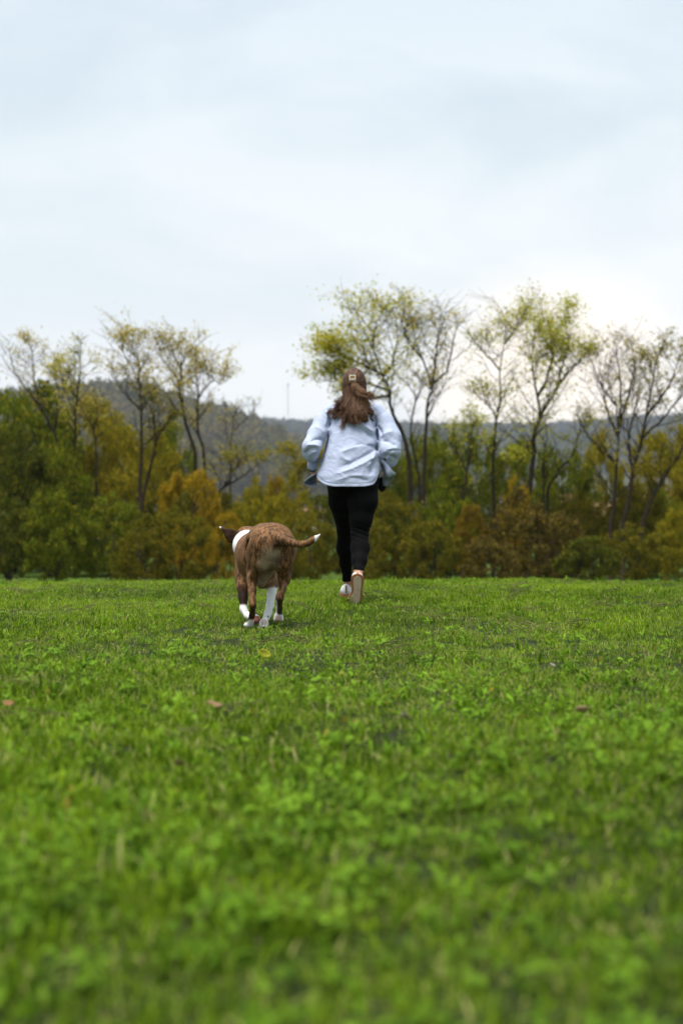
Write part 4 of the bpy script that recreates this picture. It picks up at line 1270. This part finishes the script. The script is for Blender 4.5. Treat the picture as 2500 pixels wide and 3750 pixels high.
    f.cap(P(1202, 1588, 10.19), P(1176, 1672, 10.14), .009, .008, 0.010, op='sub')
    mid = np.abs(X - 0.055) < 0.262
    thick = 0.008 + 0.016 * np.where(mid, np.clip((Z - hem) / 0.05, 0, 1), 1.0)
    shell = np.maximum(f.f, -(f.f + thick))
    mid = np.abs(X - 0.055) < 0.262
    f.f = np.where(mid & (Z < 1.03) & ~((pxx < 1166) & (pyy < 1716)), np.maximum(shell, (hem - Z) * 0.9), shell).astype(np.float32)
    # cuffs: cut below the wrist end
    for wp, pr in ((P(1147, 1686, 10.29), P(1143, 1716, 10.36)), (P(1414, 1705, 10.35), P(1412, 1722, 10.40))):
        n = (pr - wp) / np.linalg.norm(pr - wp)
        d = (X - wp[0]) * n[0] + (Y - wp[1]) * n[1] + (Z - wp[2]) * n[2]
        near = (X - wp[0]) ** 2 + (Y - wp[1]) ** 2 + (Z - wp[2]) ** 2 < 0.075 ** 2
        f.f = np.where(near, np.maximum(f.f, d), f.f).astype(np.float32)
    # neck opening
    nz = P(1295, 1466, 10.35)
    f.ell(nz + np.array([0, 0.01, 0.03]), (.056, .058, .045), 0.006, op='sub')
    V, F = f.surface(1)
    sh = child('shirt', mesh_np('shirt', V, F), m_shirt, person)
    # cuffs
    for p0, p1, r in ((P(1147, 1682, 10.27), P(1144, 1708, 10.33), .037), (P(1416, 1698, 10.33), P(1412, 1716, 10.39), .037)):
        g = Geo(); d = (p1 - p0)
        ring = [p0 + d * t for t in (0, 0.15, 0.5, 0.85, 1.0, 1.0, 0.6)]
        g.tube(np.array(ring) + np.array([[0, 0, 0]] * 6 + [[0, 0, 1e-4]]), [r * 1.08, r * 1.13, r * 1.06, r * 1.07, r * 1.04, r * 0.9, r * 0.88], 20, cap=False)
        c = bpy.data.objects.new('cuff', g.mesh('cuff'))
        COL.objects.link(c); c.parent = sh; c.location = tuple(-np.array(person.location)); c.data.materials.append(m_shirt)
    # collar
    g = Geo(); th = np.linspace(0, 2 * math.pi, 28, endpoint=False); rings = []
    cc = P(1295, 1474, 10.35)
    for dz, rr in ((-.012, .070), (.010, .066), (.030, .061), (.034, .058), (.020, .056), (-.008, .060)):
        rings.append([cc + np.array([math.cos(t) * rr * 1.05, math.sin(t) * rr, dz - 0.012 * math.sin(t)]) for t in th])
    g.rings(rings, caps=False)
    c = bpy.data.objects.new('collar', g.mesh('collar')); COL.objects.link(c); c.parent = sh; c.location = tuple(-np.array(person.location)); c.data.materials.append(m_shirt)
    # the front tails blown out to both sides
    def flap(ctrl):
        ctrl = np.array([[P(*q) for q in row] for row in ctrl])
        rows = np.array([catmull(r, 13) for r in ctrl])
        G = np.array([catmull(rows[:, j], 11) for j in range(rows.shape[1])])
        n = np.cross(np.gradient(G, axis=0), np.gradient(G, axis=1)); n /= np.linalg.norm(n, axis=2)[..., None] + 1e-9
        g = Geo(); g.grid(G)
        me = g.mesh('front_tail')
        c = bpy.data.objects.new('front_tail', me); COL.objects.link(c); c.parent = sh; c.location = tuple(-np.array(person.location)); me.materials.append(m_shirt)
        s = c.modifiers.new('cloth_thickness', 'SOLIDIFY'); s.thickness = 0.003
        return c
    flap([[(1157, 1733, 10.22), (1143, 1740, 10.17), (1128, 1749, 10.15), (1112, 1764, 10.17)],
          [(1157, 1738, 10.27), (1145, 1748, 10.29), (1130, 1757, 10.29), (1113, 1767, 10.24)],
          [(1159, 1755, 10.32), (1146, 1764, 10.35), (1131, 1770, 10.34), (1115, 1772, 10.28)],
          [(1160, 1783, 10.25), (1148, 1783, 10.24), (1134, 1781, 10.235), (1118, 1775, 10.24)]])
    flap([[(1384, 1672, 10.24), (1392, 1668, 10.22), (1400, 1672, 10.21), (1404, 1676, 10.24)],
          [(1390, 1692, 10.22), (1402, 1690, 10.18), (1414, 1694, 10.17), (1420, 1704, 10.20)],
          [(1397, 1702, 10.24), (1412, 1708, 10.17), (1430, 1716, 10.16), (1440, 1728, 10.19)],
          [(1404, 1722, 10.30), (1418, 1745, 10.17), (1434, 1740, 10.18), (1450, 1733, 10.20)],
          [(1400, 1748, 10.33), (1412, 1756, 10.30), (1428, 1752, 10.29), (1445, 1744, 10.24)],
          [(1400, 1776, 10.32), (1411, 1781, 10.31), (1420, 1775, 10.30), (1432, 1762, 10.27)]])
    # thin dark sleeve worn under the shirt
    g = Geo(); g.tube([P(1146, 1700, 10.31), P(1144, 1714, 10.352), P(1143, 1720, 10.365)], [.0305, .0305, .029], 18, cap=False)
    child('under_sleeve', g.mesh('under_sleeve'), m_grey, person)
build_shirt()

# ---- shoes
def shoe(heel, toe, up, mirror):
    heel = np.array(heel); toe = np.array(toe)
    u = toe - heel; Ln = np.linalg.norm(u); u /= Ln
    n = np.array(up, float); n -= u * (n @ u); n /= np.linalg.norm(n)
    s = np.cross(u, n) * mirror
    T = [0, .02, .06, .12, .25, .42, .55, .66, .78, .88, .95, .985, 1.0]
    W = [.004, .022, .036, .0435, .0455, .0375, .0385, .049, .0580, .056, .044, .030, .006]
    C0 = [0, 0, 0, 0, 0, .001, -.002, -.009, -.017, -.021, -.022, -.022, -.021]
    tt = np.linspace(0, 1, 30) ** 1.0
    tt = 0.5 - 0.5 * np.cos(tt * math.pi)
    w = np.interp(tt, T, W); c = np.interp(tt, T, C0)
    def outline(scale, h, tshr=0.0):
        L_ = [heel + u * Ln * (0.5 + (t - 0.5) * (1 - tshr)) + s * (cc + ww * scale) + n * h for t, ww, cc in zip(tt, w, c)]
        R_ = [heel + u * Ln * (0.5 + (t - 0.5) * (1 - tshr)) + s * (cc - ww * scale) + n * h for t, ww, cc in zip(tt, w, c)]
        return L_ + R_[::-1]
    root = empty('shoe', tuple(np.array((heel + toe) / 2) - np.array(person.location)))
    root.parent = person
    base = np.array(root.location) + np.array(person.location)
    def add(nm, g, m, sm=True):
        me = g.mesh(nm, sm)
        co = np.empty(len(me.vertices) * 3, np.float32); me.vertices.foreach_get('co', co)
        me.vertices.foreach_set('co', (co.reshape(-1, 3) - base.astype(np.float32)).ravel()); me.update()
        o = bpy.data.objects.new(nm, me); COL.objects.link(o); o.parent = root; me.materials.append(m); return o
    g = Geo(); g.rings([outline(0.98, 0.0, .01), outline(1.0, 0.003), outline(1.0, 0.022), outline(0.97, 0.025, .01)])
    add('sole', g, m_gum, False)
    g = Geo(); g.rings([outline(0.62, -0.0035, .115), outline(0.65, -0.001, .11), outline(0.65, 0.004, .11)])
    add('outsole', g, m_tan, False)
    # upper: cross sections from heel to toe
    g = Geo(); rings = []
    for t in np.linspace(0.015, 0.985, 22):
        ww = np.interp(t, T, W) * 0.95; cc = np.interp(t, T, C0)
        hgt = np.interp(t, [0, .05, .2, .36, .5, .7, .85, .95, 1], [.085, .100, .094, .092, .080, .060, .047, .036, .020])
        ring = []
        for a in np.linspace(0, math.pi, 13):
            x = math.cos(a); y = math.sin(a)
            ring.append(heel + u * Ln * t + s * (cc + ww * np.sign(x) * abs(x) ** 0.7 * (1 - 0.28 * y ** 2)) + n * (0.020 + (hgt - 0.02) * y ** 0.6))
        ring += [heel + u * Ln * t + s * (cc - ww * 0.5) + n * 0.019, heel + u * Ln * t + s * (cc + ww * 0.5) + n * 0.019]
        rings.append(ring)
    g.rings(rings)
    add('upper', g, m_white)
    g = Geo()
    g.rings([[heel + u * (Ln * 0.012 - 0.002) + s * q + n * h for q, h in ((-.0065, .03), (.0065, .03), (.0065, .088), (-.0065, .088))],
             [heel + u * (Ln * 0.012 + 0.006) + s * q + n * h for q, h in ((-.0065, .03), (.0065, .03), (.0065, .088), (-.0065, .088))]])
    add('heel_tab', g, m_tab, False)
    return root
shoe(P(1309, 2102, 9.905), P(1305, 2230, 9.970), (0, 1, 0.3), 1)
shoe(np.array([.036, 10.80, .012]), np.array([.020, 11.05, .006]), (0, 0, 1), -1)

# ---- hair
def hair_mat():
    m, N, L = new_mat('brown_hair')
    o = N.new('ShaderNodeOutputMaterial'); p = N.new('ShaderNodeBsdfPrincipled')
    p.inputs['Roughness'].default_value = 0.5; p.inputs['Specular IOR Level'].default_value = 0.15
    at = N.new('ShaderNodeAttribute'); at.attribute_name = 'tint'
    r = N.new('ShaderNodeValToRGB')
    r.color_ramp.elements[0].color = (0.030, 0.014, 0.009, 1); r.color_ramp.elements[1].color = (0.26, 0.150, 0.082, 1)
    e = r.color_ramp.elements.new(0.5); e.color = (0.098, 0.048, 0.027, 1)
    L.new(at.outputs['Fac'], r.inputs[0]); L.new(r.outputs[0], p.inputs['Base Color']); L.new(p.outputs[0], o.inputs[0])
    return m
m_hair = hair_mat()
def build_hair():
    r = np.random.default_rng(77)
    hc = P(1297, 1409, 10.37)
    f = Field((-0.06, 10.20, 1.40), (0.26, 10.52, 1.73), 0.005)
    f.ell(hc, (.079, .098, .110), 0.01)
    f.ell(P(1297, 1388, 10.345), (.070, .070, .058), 0.015)
    f.ell(P(1293, 1364, 10.33), (.024, .040, .014), 0.02)
    f.cap(P(1297, 1430, 10.33), P(1297, 1480, 10.285), .062, .060, 0.05)
    # keep the face clear
    f.ell(P(1297, 1425, 10.50), (.075, .085, .085), 0.01, op='sub')
    V, F = f.surface(2)
    ca_ = np.arctan2(V[:, 0] - P(1291, 1388, 10.26)[0], V[:, 2] - P(1291, 1388, 10.26)[2])
    C = np.clip(0.24 + 0.10 * np.sin(ca_ * 31) + 0.08 * np.sin(ca_ * 57 + 1), 0, 1)
    hair = child('hair', mesh_np('hair', V, F, True, C), m_hair, person)
    g = Geo()
    def lock(pts, rad, c, n=12):
        pts = catmull(pts, n)
        prof = np.clip(np.minimum(np.linspace(0.35, 1.2, n), np.linspace(2.6, 0.06, n)), 0.05, 1)
        g.tube(pts, rad * prof, 4, c, cap=False)
    clip = P(1291, 1388, 10.256)
    rad3 = np.array([.0885, .116, .1225])
    # combed strands over the skull towards the clip
    for i in range(520):
        az = r.uniform(-2.5, 2.5); el = r.uniform(0.0, 1.45)
        st = np.array([math.sin(az) * math.cos(el), -math.cos(az) * math.cos(el) * 1.0, math.sin(el)])
        if st[1] > 0.75 and el < 0.6: continue
        en = (clip - hc) / rad3; en /= np.linalg.norm(en)
        en = en + r.normal(0, 0.07, 3) + np.array([0, 0, -0.05])
        pts = []
        for t in np.linspace(0, 1, 6):
            v = st * (1 - t) + en * t; v[2] -= 0.22 * math.sin(t * math.pi) * (1 - el / 1.6); v /= np.linalg.norm(v)
            pts.append(hc + v * rad3 * (1.0 + 0.012 * r.random()))
        lock(pts, r.uniform(.0025, .0048), np.clip(r.normal(0.40, 0.24), 0.03, 0.95), 9)
    # loose hair falling on the shoulders, gathered in locks
    for c_ in range(64):
        side = -1 + 2 * (c_ + r.random()) / 64
        endx = 1294 + 62 * side + r.normal(0, 7); endy = 1522 + r.normal(0, 13) - 8 * side * side + (8 if side > 0.1 else 0)
        if side < -0.5 and r.random() < 0.5:
            endx -= r.uniform(5, 26); endy -= r.uniform(6, 28)
        sway = r.normal(0, 5); dep = r.normal(0, .010); tone = np.clip(r.normal(0.44, 0.13), 0.1, 0.85); flipx = r.normal(0, 9) + (-7 if side < 0 else 5)
        for i in range(34):
            sd = side + r.normal(0, 0.035); a = np.clip(sd, -1, 1) * 1.75
            st = hc + np.array([math.sin(a), -math.cos(a), r.uniform(-0.6, 0.12)]) * rad3 * 1.0
            x0 = 1297 + 37 * sd; q = r.normal(0, 1, 8)
            mid = P(1299 + 43 * sd + 1.5 * q[0], 1458 + 4 * q[1], 10.238 + 0.085 * sd * sd + dep + .006 * q[2])
            m2 = P(1298 + 52 * sd + sway + 2.5 * q[3], 1498 + 5 * q[1], 10.185 + 0.075 * sd * sd + dep + .007 * q[4])
            en = P(endx + 4 * q[5], endy + 6 * q[6], 10.140 + 0.075 * sd * sd + dep + .008 * q[7])
            fl = P(endx + flipx + 5 * q[5], endy + 9 + 3 * q[6], 10.135 + 0.075 * sd * sd + dep)
            lock([st, mid, m2, en, fl] if i % 3 else [st, mid, m2, en], r.uniform(.0014, .0030), np.clip(tone + r.normal(0, 0.09), 0.03, 0.95), 14)
    # tail held by the clip, blown to the right
    for i in range(460):
        k = r.random()
        st = clip + np.array([r.normal(0.004, .010), r.normal(0, .006), r.normal(-.010, .008)])
        m1 = P(1296 + r.normal(0, 5) + 10 * k, 1418 + r.normal(0, 4), 10.225 + r.normal(0, .010))
        m2 = P(1318 + 12 * k + r.normal(0, 5), 1433 + 12 * (1 - k) + r.normal(0, 4), 10.205 + r.normal(0, .012))
        m3 = P(1345 + 8 * k + r.normal(0, 5), 1441 + 10 * (1 - k) + r.normal(0, 4), 10.20 + r.normal(0, .014))
        en = P(1362 + r.normal(2, 13), 1450 + 16 * (1 - k) + r.normal(0, 9), 10.205 + r.normal(0, .015))
        if r.random() < 0.45:
            m3 = P(1330 + r.normal(0, 8), 1470 + r.normal(0, 7), 10.20); en = P(1345 + r.normal(0, 12), 1500 + r.normal(0, 14), 10.19)
        lock([st, m1, m2, m3, en], r.uniform(.0014, .0030), np.clip(r.normal(0.72, 0.17), 0.1, 1.0), 14)
    # stray wisps
    for i in range(60):
        sd = -1 if r.random() < 0.65 else 1
        st = P(1297 + sd * 33, 1440 + r.uniform(-10, 30), 10.30)
        lock([st, P(1297 + sd * r.uniform(45, 60), 1468 + r.normal(0, 8), 10.27), P(1297 + sd * r.uniform(60, 92), 1482 + r.normal(0, 14), 10.25)], .0010, 0.6, 8)
    c = bpy.data.objects.new('strands', g.mesh('strands')); COL.objects.link(c); c.parent = hair
    c.location = tuple(-np.array(person.location)); c.data.materials.append(m_hair)
    # claw clip: two-tone plate with two openings and curved prongs
    root = empty('hair_clip', tuple(P(1290, 1386, 10.236) - np.array(person.location)))
    root.parent = person; root.scale = (1.0, 1.0, 1.0)
    def add(nm, g, m):
        o = bpy.data.objects.new(nm, g.mesh(nm, False)); COL.objects.link(o); o.parent = root; o.data.materials.append(m)
    m_c = mat_simple('clip_cream', (0.68, 0.62, 0.52), 0.3, 0.5)
    m_t = mat_simple('clip_tortoise', (0.33, 0.17, 0.05), 0.25, 0.5, var=0.5, vscale=200)
    g = Geo()
    g.box((0, -.004, .022), (.046, .012, .008)); g.box((0, -.006, -.004), (.032, .010, .006))
    for sx in (-1, 1):
        g.box((sx * .020, -.006, .010), (.007, .012, .028))
    add('frame', g, m_c)
    g = Geo(); g.box((0, -.003, .009), (.033, .008, .020)); add('plate', g, m_t)
    for sx in (-.020, -.007, .007, .020):
        g = Geo(); g.tube(catmull([(sx, -.006, -.002), (sx * 1.02, -.010, -.014), (sx * 1.05, .004, -.026)], 6), [.0035, .003, .003, .0025, .002, .0012], 6); add('prong', g, m_c)
build_hair()

# ---- small dark pouch by the right hand
g = Geo(); rings = []
pc = P(1398, 1776, 10.36)
for t in np.linspace(0, 1, 10):
    w = .034 * math.sin(math.pi * (0.03 + 0.94 * t)) ** 0.6
    rings.append([np.array([math.cos(a) * w, math.sin(a) * .020, .060 - .11 * t]) for a in np.linspace(0, 2 * math.pi, 18, endpoint=False)])
g.rings(rings)
po = obj('pouch', g.mesh('pouch'), m_black); po.location = pc
tag(po, 'small black pouch held at the runner\'s right hip', 'pouch')

# ------------------------------------------------------------------ grass, weeds, leaves
def blade_patch(seed, n, rad, hmin, hmax, wid, lean, dry):
    r = np.random.default_rng(seed)
    V, F, C = [], [], []
    for i in range(n):
        a = r.random() * 6.28; rr = rad * math.sqrt(r.random())
        p = np.array([rr * math.cos(a), rr * math.sin(a), -0.004])
        h = r.uniform(hmin, hmax); az = r.random() * 6.28
        le = abs(r.normal(0, lean)); cv = r.uniform(0.2, 1.3)
        d = np.array([math.cos(az), math.sin(az), 0]); s = np.array([-d[1], d[0], 0]) * 1.0
        tw = r.normal(0, 0.5); s = s * math.cos(tw) + np.array([0, 0, 1]) * math.sin(tw) * 0.5
        w = wid * r.uniform(0.6, 1.3)
        b = len(V); ang = le
        dr = (r.random() < dry) * r.uniform(0.5, 1.0); tn = r.random()
        q = p.copy(); segs = 3
        for k in range(segs + 1):
            ww = w * (1 - (k / segs) ** 2.2) * 0.5
            if k < segs:
                V += [q - s * ww, q + s * ww]
            else:
                V += [q]
            C += [(tn, dr, 0)] * (2 if k < segs else 1)
            dd = d * math.sin(ang) + np.array([0, 0, 1]) * math.cos(ang)
            q = q + dd * h / segs; ang = min(ang + cv / segs, 1.9)
        for k in range(segs - 1):
            F.append((b + 2 * k, b + 2 * k + 1, b + 2 * k + 3, b + 2 * k + 2))
        F.append((b + 2 * segs - 2, b + 2 * segs - 1, b + 2 * segs))
    return mesh_np('blades', np.array(V), F, True, np.array(C))

def leaf_blade(G, base, d, length, width, rise, droop, c, lobes=0, fold=0.25):
    """one broad leaf as a creased strip"""
    d = np.array([d[0], d[1], 0.0]); d /= np.linalg.norm(d); s = np.array([-d[1], d[0], 0])
    rows = []; n = 7; q = np.array(base, float); ang = rise
    for k in range(n):
        t = k / (n - 1)
        w = width * 0.5 * max(0.04, math.sin(math.pi * min(1, 0.06 + t * 0.94)) ** 0.7 * (0.55 + 0.6 * t if t < 0.8 else 1.03 - 1.2 * (t - 0.8)))
        if lobes: w *= (1.0 if k % 2 else 0.55)
        rows.append([q - s * w + np.array([0, 0, fold * w]), q, q + s * w + np.array([0, 0, fold * w])])
        q = q + (d * math.cos(ang) + np.array([0, 0, 1]) * math.sin(ang)) * length / (n - 1); ang -= droop / (n - 1)
    G.grid(rows, c)

def weed(seed, kind):
    r = np.random.default_rng(seed); G = Geo()
    if kind == 'rosette':
        for i in range(r.integers(4, 8)):
            a = r.random() * 6.28
            leaf_blade(G, (r.normal(0, .012), r.normal(0, .012), 0.006), (math.cos(a), math.sin(a)), r.uniform(.028, .065), r.uniform(.009, .018), r.uniform(0.2, 1.4), r.uniform(-0.2, 1.6), (r.random(), (r.random() < .08) * .8, 0), lobes=int(r.random() < 0.4), fold=r.uniform(.1, .5))
    elif kind == 'clover':
        for i in range(8):
            a = r.random() * 6.28; rr = r.uniform(0.005, 0.05)
            p = np.array([rr * math.cos(a), rr * math.sin(a), r.uniform(.012, .042)])
            G.tube([(p[0] * .5, p[1] * .5, 0), p], [.0008, .0007], 3, (.5, 0, 0), cap=False)
            tn = r.random(); a0 = r.random() * 6.28; tl = r.normal(0, .5)
            for k in range(3):
                b = a0 + k * 2.094
                leaf_blade(G, p, (math.cos(b), math.sin(b)), r.uniform(.010, .018), r.uniform(.009, .016), r.uniform(-.2, .4) + tl * math.cos(b), 0.3, (tn, 0, 0), fold=0.15)
    else:
        for i in range(5):
            a = r.random() * 6.28
            leaf_blade(G, (r.normal(0, .02), r.normal(0, .02), 0.005), (math.cos(a), math.sin(a)), r.uniform(.022, .045), r.uniform(.013, .026), r.uniform(0.1, 1.3), r.uniform(0.1, 1.4), (r.random(), (r.random() < .07) * .7, 0), fold=r.uniform(.05, .5))
    return G.mesh('weed')

def field_points(n_per, y0, y1, seed, side=0.36, extra=1.7):
    r = np.random.default_rng(seed)
    area = 0.0; ys = []
    N = int(n_per * ((y1 ** 2 - y0 ** 2) * side + 2 * extra * (y1 - y0)))
    y = r.uniform(y0, y1, N * 3); keep = r.random(N * 3) < (y * side + extra) / (y1 * side + extra)
    y = y[keep][:N]
    x = r.uniform(-1, 1, len(y)) * (y * side + extra)
    return x, y, r

def patchy(x, y, seed, sc=1.0):
    p = np.stack([x, y, np.zeros_like(x)], -1).astype(np.float32)
    return waves(p, 2.2 * sc, seed) * 0.6 + waves(p, 6.0 * sc, seed + 1) * 0.4

m_grass = mat_leaf('grass_blades', (0.036, 0.084, 0.003), (0.275, 0.415, 0.018), 0.42, 0.6, 0.05, instancer=True, cc=(0.38, 0.36, 0.13))
m_weed = mat_leaf('weed_leaves', (0.042, 0.100, 0.004), (0.215, 0.370, 0.022), 0.35, 0.55, 0.08, instancer=True, cc=(0.30, 0.22, 0.04))

gs = [blade_patch(200 + i, 56, 0.065, 0.015, 0.042, 0.0040, 0.95, 0.19) for i in range(6)] + \
     [blade_patch(220 + i, 44, 0.060, 0.022, 0.052, 0.0050, 0.80, 0.10) for i in range(3)] + \
     [blade_patch(230 + i, 44, 0.060, 0.015, 0.04, 0.0036, 1.15, 0.42) for i in range(3)]
x, y, r = field_points(170, 0.9, 19.0, 301)
x2, y2, r2 = field_points(150, 0.9, 5.5, 311)
x = np.concatenate([x, x2]); y = np.concatenate([y, y2])
n = len(x)
pt = patchy(x, y, 41)
tall = patchy(x, y, 51, 0.8)
idx = r.integers(0, 6, n)
idx = np.where((tall > 0.25) & (r.random(n) < 0.7), 6 + r.integers(0, 3, n), idx)
idx = np.where((tall < -0.2) & (r.random(n) < 0.6), 9 + r.integers(0, 3, n), idx)
scl = (r.uniform(0.75, 1.2, n) * (1 + 0.15 * np.clip(tall, -1, 1)))[:, None] * np.ones(3)
scl = np.where((r.random(n) < 0.02)[:, None], scl * 1.7, scl)
rot = np.stack([r.normal(0, .08, n), r.normal(0, .08, n), r.uniform(0, 6.28, n)], -1)
tint = np.clip(0.10 + 0.32 * pt + r.normal(0, .17, n), -0.35, 0.8)
scatter('grass', np.stack([x, y, lawn_z(x, y)], -1), rot, scl, idx, tint, gs, m_grass, 'short green mown grass covering the whole lawn', 'grass')

ws = [weed(400 + i, 'rosette') for i in range(4)] + [weed(410 + i, 'clover') for i in range(4)] + [weed(420 + i, 'broad') for i in range(3)]
x, y, r = field_points(330, 0.9, 14.5, 302)
pw = patchy(x, y, 61, 1.1)
k = r.random(len(x)) < np.clip(0.55 + 0.7 * pw, 0.10, 1) * np.clip(1.25 - y / 6.5, 0.10, 1)
x, y = x[k], y[k]; n = len(x)
kind = patchy(x, y, 71, 0.9) + r.normal(0, .25, n)
idx = np.where(kind > 0.05, r.integers(4, 8, n), np.where(kind < -0.3, r.integers(8, 11, n), r.integers(0, 4, n)))
scl = r.uniform(0.5, 1.0, n)[:, None] * np.ones(3)
rot = np.stack([r.normal(0, .25, n), r.normal(0, .25, n), r.uniform(0, 6.28, n)], -1)
tint = np.clip(0.12 + 0.22 * patchy(x, y, 43) + r.normal(0, .13, n), -0.1, 0.6)
scatter('lawn_weeds', np.stack([x, y, lawn_z(x, y) + 0.006], -1), rot, scl, idx, tint, ws, m_weed, 'clover, dandelion and plantain leaves growing among the grass', 'weeds')

# dry clippings lying in streaks
m_clip = mat_leaf('dry_clippings', (0.07, 0.08, 0.022), (0.22, 0.22, 0.08), 0.2, 0.8, 0.1, instancer=True)
cs = []
for i in range(3):
    r = np.random.default_rng(500 + i); G = Geo()
    for j in range(26):
        a = r.random() * 6.28; p = np.array([r.normal(0, .05), r.normal(0, .05), r.uniform(.012, .035)]); d = np.array([math.cos(a), math.sin(a), r.normal(0, .15)])
        G.tube(catmull([p - d * .03, p + np.array([0, 0, .006]), p + d * .03], 4), [.0012, .0018, .0016, .0006], 3, (r.random(), 0, 0), cap=False)
    cs.append(G.mesh('clippings'))
x, y, r = field_points(10, 1.2, 13.5, 303)
pc_ = patchy(x, y, 81, 1.0) + 0.9 * np.exp(-((y - 7.6) / 0.35) ** 2) * np.exp(-((x - 1.0) / 0.7) ** 2)
k = r.random(len(x)) < np.clip((pc_ - 0.36) * 2.0, 0.06, 1)
x, y = x[k], y[k]; n = len(x)
scatter('grass_clippings', np.stack([x, y, lawn_z(x, y) + 0.01], -1), np.stack([r.normal(0, .2, n), r.normal(0, .2, n), r.uniform(0, 6.28, n)], -1), r.uniform(0.7, 1.3, n)[:, None] * np.ones(3), r.integers(0, 3, n), r.uniform(-.1, .4, n), cs, m_clip, 'dry brown mowing scraps lying between the blades', 'clippings')

# fallen leaves one can pick out
def fallen(px, py, color, size, label, tilt, k):
    d = CAM_H * FPX / (py - HY); p = P(px, py, d); p[2] = float(lawn_z(p[0], p[1])) + 0.045
    r = np.random.default_rng(900 + k); G = Geo()
    n = 9; rows = []
    for i in range(n):
        t = i / (n - 1); w = size * 0.36 * math.sin(math.pi * (0.03 + 0.94 * t)) ** 0.8 * (1.15 - 0.5 * t) * (1 + 0.12 * (-1) ** i)
        xx = (t - 0.5) * size; curl = 0.5 * (t - 0.5) ** 2 * size
        rows.append([(xx, -w, curl + .25 * w), (xx, -w * .5, curl + .08 * w), (xx, 0, curl), (xx, w * .5, curl + .1 * w), (xx, w, curl + .3 * w)])
    G.grid(rows)
    me = G.mesh('blade')
    root = empty('fallen_leaf', tuple(p)); root.rotation_euler = tilt
    tag(root, label, 'leaf', 'fallen leaves on the lawn')
    mt = mat_simple('fallen_leaf_%d' % k, color, 0.7, 0.2, var=0.3, vscale=80)
    o = bpy.data.objects.new('blade', me); COL.objects.link(o); o.parent = root; me.materials.append(mt)
    s = o.modifiers.new('thick', 'SOLIDIFY'); s.thickness = 0.0006
    G = Geo(); G.tube(catmull([(size * .0 - size * .5, 0, .5 * .25 * size), (-size * .65, .003, .12 * size), (-size * .85, .006, .16 * size)], 5), .0012, 5)
    o = bpy.data.objects.new('stalk', G.mesh('stalk')); COL.objects.link(o); o.parent = root; o.data.materials.append(mt)
fallen(970, 2432, (0.30, 0.30, 0.02), .055, 'bright yellow leaf standing upright in the grass below the dog', (R(80), R(20), R(15)), 0)
fallen(785, 2645, (0.20, 0.115, 0.06), .048, 'reddish brown fallen leaf left of centre in the grass', (R(25), R(10), R(40)), 1)
fallen(35, 2622, (0.20, 0.10, 0.04), .032, 'small orange leaf at the left edge of the lawn', (R(40), R(0), R(10)), 2)
fallen(1482, 2690, (0.30, 0.25, 0.20), .050, 'pale crumpled dry leaf right of centre in the grass', (R(30), R(25), R(80)), 3)
fallen(655, 2838, (0.22, 0.15, 0.08), .042, 'tan fallen leaf in the lower left of the lawn', (R(15), R(20), R(120)), 5)
fallen(2020, 2476, (0.20, 0.18, 0.13), .034, 'small pale leaf right of the runner in the middle lawn', (R(30), R(0), R(60)), 6)
fallen(2125, 2645, (0.36, 0.25, 0.14), .042, 'light brown leaf near the right edge of the lawn', (R(45), R(10), R(150)), 7)
